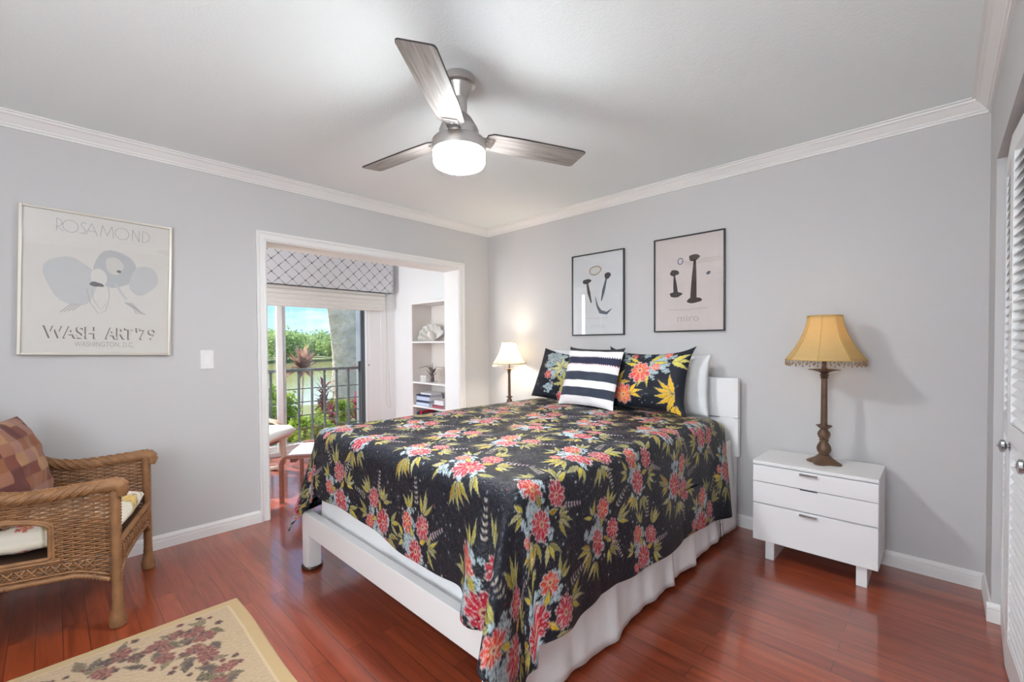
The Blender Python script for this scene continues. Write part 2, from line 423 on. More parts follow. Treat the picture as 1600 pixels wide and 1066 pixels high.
    def sprig(s, x, y, ln, rot, col=lin(196, 160, 172)):
        for i in range(6):
            t = i/5
            px, py = x+math.cos(rot)*ln*t, y+math.sin(rot)*ln*t
            for sg in (-1, 1):
                s.leaf(px, py, ln*0.20*(1.1-0.5*t), 0.0036, rot+sg*1.0, col, lin(214, 204, 206), 0)
    def bouquet(s, x, y, rot, k=1.0):
        R = s.r
        Y1, Y2, Y3, Y4 = lin(190, 174, 52), lin(168, 162, 78), lin(206, 164, 40), lin(188, 182, 130)
        P = lambda dx, dy: (x+(dx*math.cos(rot)-dy*math.sin(rot))*k, y+(dx*math.sin(rot)+dy*math.cos(rot))*k)
        U = rot+PI/2
        s.dots(x, y, 0.23*k, 70, lin(120, 128, 142), 0.0008, 0.0022)
        s.dots(x, y, 0.22*k, 7, lin(150, 50, 60), 0.001, 0.003)
        s.dots(x, y, 0.22*k, 12, lin(190, 200, 206), 0.0015, 0.004)
        s.fan(*P(-.03, .10), U+.15, 4, 0.092*k, .0085*k, [Y1, Y2, Y4], 1.0)
        s.fan(*P(.06, .08), U-.6, 3, 0.076*k, .008*k, [Y2, Y1], 1.0)
        s.fan(*P(-.08, .0), U+1.3, 5, 0.076*k, .0085*k, [Y4, Y1, Y2], 1.9)
        s.fan(*P(.0, -.10), U+PI, 5, .09*k, .0095*k, [Y1, Y3, Y2], 1.3)
        s.fan(*P(.09, -.03), U-1.7, 3, 0.064*k, .008*k, [Y1, Y4], 1.4)
        s.fan(*P(-.06, -.09), U+2.4, 3, 0.080*k, .0085*k, [Y2, Y1, Y4], 1.1)
        s.sprig(*P(-.10, .05), .08*k, U+R.uniform(.9, 1.6)); s.sprig(*P(.02, .13), .09*k, U-R.uniform(.0, .4), lin(150, 146, 92))
        s.lace(*P(.035, -.03), .085*k, 34, rot=rot+0.9); s.lace(*P(.055, .05), .060*k, 24, rot=rot); s.lace(*P(-.045, -.065), .055*k, 22, rot=rot)
        s.flower(*P(-.04, .065), .058*k, rot+R.uniform(0, 1), 9, lin(150, 14, 48), lin(190, 52, 66), squash=R.uniform(.75, 1))
        s.flower(*P(.075, .04), .053*k, rot+R.uniform(0, 1), 8, lin(172, 28, 40), lin(214, 86, 48), squash=R.uniform(.65, 1))
        s.flower(*P(-.01, -.045), .067*k, rot+R.uniform(0, 1), 10, lin(156, 10, 44), lin(192, 30, 54), squash=R.uniform(.75, 1))
        s.leaf(*P(.02, .0), .05*k, .010*k, U-.9, Y1); s.leaf(*P(-.03, .0), .05*k, .010*k, U+1.0, Y3)
        if R.uniform() < .5: s.flower(*P(.045, -.10), .032*k, rot, 7, lin(170, 24, 50), lin(214, 70, 66), squash=.8)
        s.dots(x, y, 0.12*k, 14, lin(206, 208, 206), 0.0015, 0.0035)
# ------------------------------------------------------------------ the room
WX, H, RY, SX, SY = 3.609, 2.435, -4.95, -1.84, -4.2   # right wall, ceiling, rear wall, sunroom window wall, sunroom left end
OY0, OY1, OZ = -2.15, -0.397, 1.984                    # opening to the sunroom
struct('floor', MB().box(SX-0.12, WX+0.75, RY-0.12, 0.12, -0.12, 0), M['floor'], 'glossy cherry red plank floor')
struct('ceiling', MB().box(SX-0.12, WX+0.75, RY-0.12, 0.12, H, H+0.1), M['ceil'], 'white knockdown textured ceiling')
struct('wall_left', MB().box(-0.23, 0, RY, OY0, 0, H).box(-0.23, 0, OY1, 0, 0, H).box(-0.23, 0, OY0, OY1, OZ, H), M['wall'], 'light grey wall with the wide cased opening')
struct('wall_back', MB().box(0, WX+0.1, 0, 0.1, 0, H), M['wall'], 'light grey wall behind the bed')
CY0, CY1, CZ = -0.34, -1.90, 2.035                     # closet opening
struct('wall_right', MB().box(WX, WX+0.1, CY0, 0, 0, H).box(WX, WX+0.1, CY1, CY0, CZ, H).box(WX, WX+0.1, RY, CY1, 0, H), M['wall'], 'grey wall with the closet opening')
struct('wall_closet', MB().box(WX+0.65, WX+0.72, RY, 0.0, 0, H).box(WX+0.1, WX+0.65, -0.06, 0, 0, H).box(WX+0.1, WX+0.65, RY, RY+0.06, 0, H), M['wall'], 'closet inside wall')
struct('wall_rear', MB().box(0, 2.70, RY-0.1, RY, 0, H).box(3.58, WX, RY-0.1, RY, 0, H).box(2.70, 3.58, RY-0.1, RY, 0, 0.68).box(2.70, 3.58, RY-0.1, RY, 2.2, H), M['wall'], 'grey wall opposite the bed')
w2 = thing('added_rear_window', 'added unseen white framed window opposite the bed', None, (3.14, RY, 0.68)); w2['kind'] = 'structure'  # unseen window, added to house the rear fill lamp
fr = MB()
for a, b, c, d in ((-0.44, -0.39, 0, 1.52), (0.39, 0.44, 0, 1.52), (-0.02, 0.02, 0, 1.52), (-0.44, 0.44, 0, 0.06), (-0.44, 0.44, 1.46, 1.52)): fr.box(a, b, -0.08, -0.03, c, d)
fr.build('window_frame', M['trim'], w2)
struct('wall_sunroom_end', MB().box(SX-0.12, -0.0, 0, 0.1, 0, H), M['sunwall'], 'white sunroom end wall behind the bookcase')
struct('wall_sunroom_left', MB().box(SX-0.12, SX+0.12, SY-0.1, SY, 0, H).box(-0.35, -0.23, SY-0.1, SY, 0, H).box(SX+0.12, -0.35, SY-0.1, SY, 0, 0.48).box(SX+0.12, -0.35, SY-0.1, SY, 2.22, H), M['sunwall'], 'white far end wall of the sunroom')  # opening in this wall is added, unseen, for the sunroom fill lamp
DY0, DY1, DZ = -3.35, -0.209, 2.05
struct('wall_sunroom_window', MB().box(SX-0.12, SX, DY1, 0, 0, H).box(SX-0.12, SX, DY0, DY1, DZ, H).box(SX-0.12, SX, SY, DY0, 0, H), M['sunwall'], 'white sunroom wall around the sliding door')

# sliding glass door of the sunroom
w1 = thing('window_1', 'white framed sliding glass door looking onto the pond', None, (SX, -1.5, 0)); w1['kind'] = 'structure'
o = MB()
o.box(-0.09, -0.01, 1.128, 1.291, 0, DZ)      # right jamb
o.box(-0.09, -0.01, -1.85, -1.79, 0, DZ).box(-0.09, -0.01, -1.79, 1.128, DZ-0.06, DZ).box(-0.09, -0.01, -1.79, 1.128, 0, 0.05)
o.build('window_frame', M['trim'], w1, bevel=0.004)
o = MB().box(-0.055, -0.015, 0.027, 0.085, 0.05, DZ-0.06).box(-0.055, -0.015, 1.09, 1.128, 0.05, DZ-0.06).box(-0.055, -0.015, 0.085, 1.09, 0.05, 0.11).box(-0.055, -0.015, 0.085, 1.09, DZ-0.11, DZ-0.06)
sp = o.build('sliding_panel', M['trim'], w1, bevel=0.003)
MB().box(-0.037, -0.033, 0.085, 1.09, 0.11, DZ-0.11).build('glass_pane', M['glass'], sp)
MB().box(-0.014, -0.004, 1.118, 1.126, 0.97, 0.99).build('lock_button', M['black'], w1)
o = MB().box(-0.085, -0.06, 0.07, 0.134, 0.05, DZ-0.06).box(-0.085, -0.06, -1.79, -1.73, 0.05, DZ-0.06).box(-0.085, -0.06, -1.73, 0.07, 0.05, 0.11).box(-0.085, -0.06, -1.73, 0.07, DZ-0.11, DZ-0.06)
fp = o.build('fixed_panel', M['trim'], w1, bevel=0.003)
MB().box(-0.074, -0.070, -1.73, 0.07, 0.11, DZ-0.11).build('glass_pane', M['glass'], fp)
o = MB().box(-0.115, -0.092, 1.058, 1.118, 0.02, DZ-0.05)
ds = o.build('screen_door_stile', M['darkframe'], w1, bevel=0.002)
MB().box(-0.135, -0.112, 1.035, 1.06, 0.90, 1.03).build('screen_latch', M['black'], ds)

# crown moulding (three runs mitred at the corners) and baseboards
crown = [(0, -0.072), (0.010, -0.072), (0.012, -0.062), (0.018, -0.060), (0.019, -0.052), (0.030, -0.040), (0.045, -0.022), (0.056, -0.016), (0.058, -0.008), (0.070, -0.007), (0.070, 0.0), (0, 0)]
base = [(0, 0), (0.014, 0), (0.014, 0.05), (0.0125, 0.052), (0.0125, 0.058), (0.0135, 0.06), (0.0125, 0.068), (0.009, 0.076), (0.006, 0.083), (0, 0.083)]
def run(prof, wall, a0, a1, m0, m1, z=0.0):
    """profile run along a wall; m0/m1: +1 outer mitre (shorter with depth) or 0 square end."""
    rings = []
    for a, m, s in ((a0, m0, 1), (a1, m1, -1)):
        r = []
        for d, h in prof:
            t = a+s*m*d
            if wall == 'left': r.append((d, t, z+h))
            elif wall == 'back': r.append((t, -d, z+h))
            elif wall == 'right': r.append((WX-d, t, z+h))
            elif wall == 'rear': r.append((t, RY+d, z+h))
        rings.append(r)
    return MB().loft(rings)
struct('trim_1', run(crown, 'left', RY, 0, 1, 1, H), M['trim'], 'white crown moulding over the left wall')
struct('trim_2', run(crown, 'back', 0, WX, 1, 1, H), M['trim'], 'white crown moulding over the bed wall')
struct('trim_3', run(crown, 'right', RY, 0, 1, 1, H), M['trim'], 'white crown moulding over the closet')
struct('trim_4', run(crown, 'rear', 0, WX, 1, 1, H), M['trim'], 'white crown moulding over the rear wall')
struct('baseboard_left', run(base, 'left', RY, OY0-0.059, 0, 0), M['trim'], 'white baseboard under the grey left wall')
struct('baseboard_back', run(base, 'back', 0, WX, 0, 1), M['trim'], 'white baseboard behind the bed and nightstand')
mb = run(base, 'right', CY0, 0, 0, 1)
mb.loft([[(WX-0.014+0.0, CY0-d, h) for d, h in base], [(WX+0.03, CY0-d, h) for d, h in base]])
struct('baseboard_right', mb, M['trim'], 'short white baseboard returning into the closet opening')
struct('baseboard_sunroom', MB().box(SX, -0.23, -0.012, 0, 0, 0.09), M['trim'], 'white sunroom baseboard')

# cased opening: lining and casing
mb = MB()
mb.box(-0.232, 0.0, OY0, OY0+0.006, 0, OZ-0.006).box(-0.232, 0.0, OY1-0.006, OY1, 0, OZ-0.006).box(-0.232, 0.0, OY0, OY1, OZ-0.006, OZ)
struct('trim_5', mb, M['trim'], 'white jamb lining of the wide opening')
cas = [(0, 0), (0.010, 0), (0.013, 0.008), (0.010, 0.014), (0.010, 0.040), (0.015, 0.045), (0.017, 0.056), (0.015, 0.062), (0, 0.062)]
rings = [[(d, OY0-h, 0) for d, h in cas], [(d, OY0-h, OZ+h) for d, h in cas], [(d, OY1+h, OZ+h) for d, h in cas], [(d, OY1+h, 0) for d, h in cas]]
struct('trim_6', MB().loft(rings), M['trim'], 'white moulded casing round the wide opening')

# louvred bifold closet doors
def leaf_door(num, p0, p1, knob, label):
    a, b = Vector((p0[0], p0[1], 0)), Vector((p1[0], p1[1], 0))
    w = (b-a).length; d = (b-a).normalized()
    t = thing('door_%d' % num, label, None, (a.x, a.y, 0.006), math.atan2(d.y, d.x)); t['kind'] = 'structure'
    # local x along the leaf, local y = depth; room side is -y for a leaf running towards the camera along -Y
    h = 2.0; st = 0.045; mb = MB()
    mb.box(0.002, st, 0, 0.03, 0, h).box(w-st, w-0.002, 0, 0.03, 0, h).box(st, w-st, 0, 0.03, 0, 0.12).box(st, w-st, 0, 0.03, h-0.07, h).box(st, w-st, 0, 0.03, 0.86, 0.93)
    mb.build('door_frame', M['white'], t, bevel=0.002)
    for z0, z1 in ((0.12, 0.86), (0.93, h-0.07)):
        lv = MB(); z = z0+0.006
        while z < z1-0.03:
            lv.add([(st, 0.028, z+0.036), (w-st, 0.028, z+0.036), (w-st, 0.002, z+0.004), (st, 0.002, z+0.004), (st, 0.028, z+0.030), (w-st, 0.028, z+0.030), (w-st, 0.002, z-0.002), (st, 0.002, z-0.002)],
                   [(0, 1, 2, 3), (7, 6, 5, 4), (0, 4, 5, 1), (3, 2, 6, 7), (0, 3, 7, 4), (1, 5, 6, 2)]); z += 0.034
        lv.build('louver_panel', M['white'], t)
    if knob is not None:
        k = MB().lathe([(0.016, 0), (0.017, 0.002), (0.007, 0.004), (0.007, 0.008), (0.016, 0.011), (0.022, 0.016), (0.021, 0.024), (0.011, 0.029), (0.004, 0.030), (0.004, 0.034), (0, 0.035)], 24,
                       sq=lambda a, z: 1+(0.08*math.cos(8*a) if 0.010 < z < 0.029 else 0))
        k.xf(Matrix.Translation((knob, 0, 0.848)) @ Matrix.Rotation(PI/2, 4, 'X'))
        k.build('door_knob', M['chrome'], t, smooth=True)
    return t
leaf_door(1, (3.637, -0.343), (3.624, -0.722), None, 'white louvred bifold closet leaf nearest the bed wall')
leaf_door(2, (3.624, -0.726), (3.640, -1.105), 0.045, 'white louvred closet leaf with a chrome knob beside the first leaf')
leaf_door(3, (3.640, -1.125), (3.624, -1.504), 0.02, 'white louvred closet leaf at the right edge of the photo')
leaf_door(4, (3.624, -1.508), (3.637, -1.887), None, 'white louvred closet leaf farthest from the bed wall')

# light switch
sw = thing('light_switch', 'white rocker light switch plate on the grey wall beside the cased opening', 'light switch', (0, -2.5095, 1.1525))
MB().box(0, 0.006, -0.037, 0.037, -0.061, 0.061).build('switch_plate', M['trim'], sw, bevel=0.003)
MB().prism([(0.006, -0.034), (0.0075, -0.034), (0.012, 0.034), (0.006, 0.034)], 1, -0.0165, 0.0165).build('rocker', M['white'], sw, bevel=0.001)

# ------------------------------------------------------------------ bed
BX0, BX1, BYF, BYH, TOP = 0.93, 2.475, -2.215, -0.33, 0.775
bed = thing('platform_bed', 'white wooden platform bed with panelled headboard and low footrail', 'bed', (1.69, -1.15, 0))
bl = Vector((-1.69, 1.15, 0))
def bbox(x0, x1, y0, y1, z0, z1): return MB().box(x0-1.69, x1-1.69, y0+1.15, y1+1.15, z0, z1)
hb = bbox(0.905, 2.485, -0.088, -0.045, 0.487, 0.738).build('headboard_panel', M['white'], bed, bevel=0.003)
bbox(0.905, 2.485, -0.088, -0.045, 0.744, 1.006).build('headboard_panel', M['white'], bed, bevel=0.003)
for x in (0.935, 2.365): bbox(x, x+0.095, -0.085, -0.03, 0.012, 0.9).build('leg', M['white'], bed, bevel=0.002) if x > 1 else bbox(x, x+0.095, -0.085, -0.03, 0.012, 0.9).build('leg', M['white'], bed, bevel=0.002)
bbox(0.875, 2.475, -2.255, -2.212, 0.200, 0.318).build('footrail', M['white'], bed, bevel=0.003)
for x in (0.875, 2.366): bbox(x, x+0.07, -2.2545, -2.18, 0.012, 0.2005).build('leg', M['white'], bed, bevel=0.002)
for x in (0.885, 2.400): bbox(x, x+0.026, -2.212, -0.088, 0.200, 0.30).build('side_rail', M['white'], bed, bevel=0.002)
sl = MB()
for i in range(12): sl.box(0.9155-1.69, 2.3995-1.69, -2.15+i*0.17+1.15, -2.06+i*0.17+1.15, 0.20, 0.217)
sl.build('slat_base', M['white'], bed)
for (x, y, l) in ((0.91, -2.217, 'dark brown caster cup under the near left leg of the white bed'), (2.412, -0.058, 'dark brown caster cup under the headboard leg by the nightstand'),
                  (2.401, -2.217, 'dark caster cup under the near right bed leg behind the hanging quilt'), (0.982, -0.058, 'dark caster cup under the far headboard leg by the lit lamp')):
    c = MB().lathe([(0.052, 0), (0.056, 0.004), (0.056, 0.016), (0.052, 0.020), (0.047, 0.018), (0.045, 0.012), (0.0, 0.0115)], 32).build('caster_cup', M['coaster'], smooth=True, loc=(x, y, 0))
    tag(c, l, 'caster cup', 'caster cups under the bed legs')
def soft_box(x0, x1, y0, y1, z0, z1, r, name, m, puff=0.0, seg=5):
    """rounded mattress block"""
    def ring(z, ins):
        pts = []
        for cx, cy, a0 in ((x1-r, y1-r, 0), (x0+r, y1-r, PI/2), (x0+r, y0+r, PI), (x1-r, y0+r, 1.5*PI)):
            for k in range(7):
                a = a0+k*PI/12; pts.append((cx+(r-ins)*math.cos(a), cy+(r-ins)*math.sin(a), z))
        return pts
    rings = []
    e = min(r, (z1-z0)/2, 0.05)
    for k in range(seg+1):
        a = PI/2*k/seg; rings.append(ring(z0+e*(1-math.sin(a)), e*(1-math.cos(a))*0.8)) if False else None
    rings = [ring(z0+e*(1-math.cos(a)), e*(1-math.sin(a))) for a in [PI/2*k/seg for k in range(seg+1)]] + [ring(z1-e*(1-math.cos(a)), e*(1-math.sin(a))) for a in [PI/2*k/seg for k in range(seg, -1, -1)]]
    return MB().loft(rings).build(name, m, smooth='full')
o = soft_box(0.96, 2.396, -2.165, -0.10, 0.219, 0.455, 0.06, 'box_spring', M['bedskirt']); tag(o, 'white covered box spring under the mattress of the floral bed', 'box spring')
o = soft_box(0.965, 2.425, -2.155, -0.10, 0.458, 0.728, 0.08, 'mattress', M['linen']); tag(o, 'white mattress under the dark floral quilt', 'mattress')

# gathered bed skirt: foot panel behind the footrail and two long panels on the right side
def skirt_piece(x, y0, y1, z0, z1, amp, seed, flare=0.02):
    r = np.random.default_rng(seed); ny = int(abs(y1-y0)/0.012)+2; nz = 16
    t = np.linspace(0, 1, ny); Y = y0+(y1-y0)*t
    ph = r.uniform(0, 6, 4); wv = sum(np.sin(2*PI*Y*f+p)*a for f, p, a in zip((1.7, 3.1, 5.3, 8.9), ph, (0.5, 0.5, 0.35, 0.2)))
    zz = np.linspace(1, 0, nz)
    P = np.zeros((nz, ny, 3))
    for j, k in enumerate(zz):
        P[j, :, 0] = x+flare*(1-k)+amp*(1-k)*wv; P[j, :, 1] = Y
        P[j, :, 2] = z0+(z1-z0)*k+(1-k)*0.008*np.sin(Y*9+ph[0])
    return P
def merged_grids(name, Ps, m, thick=None):
    o = None; v = []; f = []
    for P in Ps:
        k = len(v); ny, nx = P.shape[:2]; v += [tuple(p) for p in P.reshape(-1, 3)]
        f += [(k+j*nx+i, k+j*nx+i+1, k+(j+1)*nx+i+1, k+(j+1)*nx+i) for j in range(ny-1) for i in range(nx-1)]
    mb = MB(); mb.v = v; mb.f = f
    o = mb.build(name, m, smooth='full')
    s = o.modifiers.new('cloth', 'SOLIDIFY'); s.thickness = 0.003; s.offset = 0
    return o
A = skirt_piece(2.442, -2.19, -1.05, 0.022, 0.50, 0.012, 3, 0.03)
B = skirt_piece(2.440, -1.03, -0.36, 0.035, 0.50, 0.014, 5, 0.03)
C_ = skirt_piece(2.444, -0.36, -0.115, 0.05, 0.60, 0.016, 8, 0.045)
FT = skirt_piece(0, 0.955, 2.44, 0.225, 0.455, 0.006, 4, 0.01)
Fp = FT.copy(); Fp[..., 0] = FT[..., 1]; Fp[..., 1] = -2.172-FT[..., 0]
o = merged_grids('bed_skirt', [A, B, C_, Fp], M['bedskirt'])
tag(o, 'white gathered cotton bed skirt hanging to the floor beneath the quilt', 'bed skirt')

# quilt: cloth coordinates a (across, 0 = left mattress edge) and b (0 = head end, grows to the foot)
M['quilt'] = paint_mat('dark_floral_quilt', 0.46, (75.0, 0.8, 0.008), 0.0, 0.38)
Wq, Lq = BX1-BX0, BYH-BYF
OL, ORt, OF = 0.50, 0.60, 0.40
st = 0.0041
xs = np.concatenate([np.arange(-OL, -0.16, 0.02), np.arange(-0.16, Wq+ORt, st)])
ys = np.arange(0, Lq+OF, st)
pr = Print(xs, ys, lin(27, 29, 39))
nzr = np.random.default_rng(2)
row = 0
yy = 0.02
while yy < Lq+OF+0.1:
    xx = -0.45+(0.18 if row % 2 else 0)
    while xx < Wq+ORt+0.1:
        pr.bouquet(xx+nzr.uniform(-.04, .04), yy+nzr.uniform(-.03, .03), PI+nzr.uniform(-0.7, 0.7)-0.5, nzr.uniform(1.0, 1.2))
        xx += 0.385
    yy += 0.36; row += 1
for i in range(60):
    pr.dots(nzr.uniform(-.3, Wq+ORt), nzr.uniform(0, Lq+OF), 0.16, 10, lin(158, 166, 178), 0.0012, 0.0032)
a, b = np.meshgrid(xs, ys)
la, lb = np.maximum(a-Wq, 0), np.maximum(b-Lq, 0)
ll = np.maximum(-a, 0)
Rr = 0.06
def fold(l, lean):
    """outward offset and drop of cloth that has run l past a rounded edge"""
    q = np.minimum(l/Rr, PI/2); ex = np.maximum(l-Rr*PI/2, 0)
    return Rr*np.sin(q)+ex*lean, Rr*(1-np.cos(q))+ex*np.sqrt(1-lean**2)
x = BX0+Rr+np.clip(a, 0, Wq)*(Wq-2*Rr)/Wq; y = BYH-np.clip(b, 0, Lq)*(Lq-Rr)/Lq
z = np.full_like(a, TOP)
mid = np.clip(np.minimum(a, Wq-a)/0.35, 0, 1)
z += 0.012*mid*np.sin(a*3.1+0.4)*np.cos(b*2.3)+0.004*np.sin(a*17+b*5)*np.sin(b*13)-0.03*np.clip(1-b/0.25, 0, 1)**2*np.clip((a-Wq+0.3)/0.3, 0, 1)
# right side, foot and the corner cone between them
r = np.hypot(la, lb); th = np.arctan2(lb, np.maximum(la, 1e-9))     # 0 = right, pi/2 = foot
th = np.where(r < 1e-9, 0, th)
corner = (la > 0) & (lb > 0)
lean_r = 0.05+0.03*np.sin(b*6.5+1)*np.clip(la/0.3, 0, 1)+0.015*np.sin(b*17)+0.14*np.exp(-((b-(Lq-0.13))/0.11)**2)*np.clip(la/0.3, 0, 1)
lean_f = 0.03+0.03*np.sin(a*7.0)+0.21*np.exp(-((a-(Wq-0.09))/0.06)**2)*np.clip(lb/0.2, 0, 1)
lrc = 0.05+0.14*np.exp(-(0.13/0.11)**2); lfc = 0.03+0.21*np.exp(-(0.09/0.06)**2)
s2 = np.sin(th)**2
lean_c = (1-s2)*lrc+s2*lfc-0.03*np.exp(-((th-0.30)/0.16)**2)+0.39*np.exp(-((th-1.00)/0.26)**2)-0.04*np.exp(-((th-1.42)/0.10)**2)
leanc = np.where(corner, lean_c, np.where(lb > 0, lean_f, lean_r))
fx = 0.26*np.exp(-((a-(Wq-0.05))/0.10)**2)
hang = np.where(corner, 1+0.20*s2*np.sin(th)+0.05*np.sin(2*th)**2, np.where(lb > 0, 1+fx*np.clip(lb/.1, 0, 1), 1))
off, drop = fold(r*hang, np.clip(leanc, -0.3, 0.6))
phi = np.where(corner, th+0.16*np.sin(2*th), th)
x = np.where(r > 0, x+off*np.cos(phi), x); y = np.where(r > 0, y-off*np.sin(phi), y); z = z-drop
# left side (mostly hidden) with its own flared corner at the foot
rl = np.hypot(ll, lb); thl = np.arctan2(lb, np.maximum(ll, 1e-9)); cl = (ll > 0) & (lb > 0)
lo, dl = fold(rl*(1+0.0*cl), np.where(cl, 0.06+0.26*np.exp(-((thl-0.62)/0.34)**2), np.where(ll > 0, 0.12+0.06*np.clip((b-Lq+0.5)/0.5, 0, 1), 0)))
isl = ll > 0
x = np.where(isl, BX0+Rr-lo*np.cos(thl), x); y = np.where(isl & cl, BYF+Rr-lo*np.sin(thl), np.where(isl, BYH-np.clip(b, 0, Lq)*(Lq-Rr)/Lq, y)); z = np.where(isl, TOP-dl, z)
# uneven hem at the foot and along the side, soft folds
z = z+0.02*np.sin(a*4.2+0.5)*np.clip(lb/0.4, 0, 1)*(~corner)*(a > 0)
dep = np.clip(la/0.6, 0, 1)*(~corner)
x = x+dep*(0.010*np.sin(b*9+0.5)+0.006*np.sin(b*21))
z = z+dep*0.075*np.clip((b-0.25)/1.6, 0, 1.1)
y = np.where((lb > 0) & (z < .345) & (~corner | (th > 1.2)), np.minimum(y, -2.268), y)
x = np.where((la > 0) & (z < .46) & ~corner, np.maximum(x, 2.490), x)
z = np.maximum(z, 0.012)
o = grid_obj('quilt', np.stack([x, y, z], -1), M['quilt'], pr.c)
s = o.modifiers.new('cloth', 'SOLIDIFY'); s.thickness = 0.008; s.offset = -1
tag(o, 'dark navy quilt printed with red and yellow flowers draped over the bed', 'quilt')
# ------------------------------------------------------------------ pillows
def pillow(name, w, h, t, m, mtx, printer=None, step=0.006, ear=0.03, seed=1, flange=0.0, sag=0.0, pinch=0.06, box=.55):
    nx, nz = int(w/step), int(h/step)
    r = np.random.default_rng(seed); ph = r.uniform(0, 6, 6)
    u = np.linspace(-1, 1, nx); v = np.linspace(-1, 1, nz)
    U, V = np.meshgrid(u, v)
    e = (np.clip(1-np.abs(U)**2.6, 0, 1)*np.clip(1-np.abs(V)**2.6, 0, 1))**box
    # edges pull in between the corners, corners stick out as ears
    inx = 1-pinch*(1-V**2)*np.abs(U); inz = 1-pinch*(1-U**2)*np.abs(V)
    cor = (np.abs(U)*np.abs(V))**6
    X = U*w/2*inx+np.sign(U)*cor*ear*0.5; Z = V*h/2*inz+np.sign(V)*cor*ear*0.6
    Z = Z-sag*(1-U**2)*np.clip(V, 0, 1)
    wr = 0.004*np.sin(U*7+V*5+ph[0])+0.003*np.sin(V*15-U*4+ph[1])+0.003*np.sin(U*13+ph[2])
    front = np.stack([X, -(t/2*e+wr*e), Z], -1); back = np.stack([X, t/2*e, Z], -1)
    P = np.concatenate([front.reshape(-1, 3), back.reshape(-1, 3)])
    P = P @ np.array(mtx.to_3x3()).T+np.array(mtx.translation)
    n = nx*nz; idx = np.arange(n).reshape(nz, nx)
    q = np.stack([idx[:-1, :-1], idx[:-1, 1:], idx[1:, 1:], idx[1:, :-1]], -1).reshape(-1, 4)
    q2 = q[:, ::-1]+n
    # stitch the border
    ring = np.concatenate([idx[0, :-1], idx[:-1, -1], idx[-1, :0:-1], idx[:0:-1, 0]])
    nxt = np.roll(ring, -1)
    qs = np.stack([ring, ring+n, nxt+n, nxt], -1)
    Q = np.concatenate([q, q2, qs])
    me = bpy.data.meshes.new(name)
    me.vertices.add(len(P)); me.vertices.foreach_set('co', P.astype(np.float32).ravel())
    me.loops.add(Q.size); me.loops.foreach_set('vertex_index', Q.astype(np.int32).ravel())
    me.polygons.add(len(Q)); me.polygons.foreach_set('loop_start', np.arange(0, Q.size, 4, dtype=np.int32))
    me.update(calc_edges=True)
    bm = bmesh.new(); bm.from_mesh(me); bmesh.ops.remove_doubles(bm, verts=bm.verts, dist=1e-5) if printer is None else None
    bm.to_mesh(me); bm.free()
    me.polygons.foreach_set('use_smooth', [True]*len(me.polygons))
    if printer is not None:
        c = printer(u*w/2, v*h/2).c.reshape(-1, 3)
        paint_attr(me, np.concatenate([c, c]))
    me.materials.append(m)
    o = bpy.data.objects.new(name, me); COL.objects.link(o)
    return o
def place(cx, cy, cz, lean, roll=0, yaw=0):
    """lean tips the top backwards (+Y), roll turns clockwise seen from the foot of the bed"""
    return Matrix.Translation((cx, cy, cz)) @ Matrix.Rotation(yaw, 4, 'Z') @ Matrix.Rotation(-lean, 4, 'X') @ Matrix.Rotation(roll, 4, 'Y')
M['sham'] = paint_mat('dark_floral_sham', 0.6, (60.0, 0.3, 0.004), 0.0, 0.25)
def sham_print(kind):
    def f(xs, ys):
        p = Print(xs, ys, lin(30, 32, 42)); p.r = np.random.default_rng(40+kind)
        Y1, Y3 = lin(208, 190, 56), lin(236, 186, 44)
        if kind == 0:
            p.lace(.13, .14, .12, 40); p.lace(.06, .03, .08, 24); p.lace(-.12, .16, .06, 16)
            for a in (0.2, 0.7, 2.6, 3.0, 4.5, 4.9): p.leaf(.02+.05*math.cos(a), .09+.05*math.sin(a), .12, .013, a, Y1)
            p.flower(-.01, .05, .098, .3, 9, lin(206, 36, 52), lin(240, 110, 66))
            p.flower(.10, .08, .035, .3, 7, lin(214, 70, 90), lin(240, 140, 110)); p.flower(.16, .19, .04, 1.3, 7, lin(196, 24, 62), lin(238, 92, 62)); p.flower(-.07, .17, .03, 1)
            for a in (1.2, 2.2, 2.7, 5.6, .1): p.leaf(-.17, -.05, .11, .014, a, Y3)
            p.flower(-.12, -.13, .082, .6, 8, lin(214, 50, 44), lin(246, 140, 60)); p.flower(-.21, -.06, .05, .2, 8, lin(200, 40, 54), lin(240, 110, 70)); p.flower(-.22, -.17, .036, .2, 7)
            for a in (2.5, 2.9, 3.3, 3.7, 1.9, 4.2): p.leaf(.25, -.10, .15, .017, a, Y3)
            for a in (-.3, .3, .9): p.leaf(-.07, -.12, .10, .012, a, Y3)
            for a in (3.9, 4.6): p.leaf(.26, -.17, .10, .014, a, Y3)
            for a in (.1, .5, -.4): p.leaf(.2, .12, .12, .016, a, lin(206, 196, 96))
        else:
            p.lace(-.10, .12, .13, 40); p.lace(-.04, .0, .10, 30); p.lace(-.10, -.12, .08, 24); p.flower(-.13, -.02, .05, .4, 8)
            for a in (.3, .9, 1.8, 2.6, 3.3, 4.1): p.leaf(.0, .06, .14, .014, a, lin(206, 202, 140))
            for a in (1.9, 2.6, 3.4, 4.3): p.leaf(.06, -.06, .13, .014, a, lin(210, 200, 120))
            p.flower(.04, -.18, .06, .2, 8); p.flower(.16, .0, .05, .2, 8); p.sprig(-.2, .05, .15, 1.2, lin(214, 206, 190)); p.sprig(-.1, .1, .15, 2.0, lin(200, 206, 200))
        p.dots(0, 0, .3, 90, lin(170, 178, 188), .001, .003)
        return p
    return f
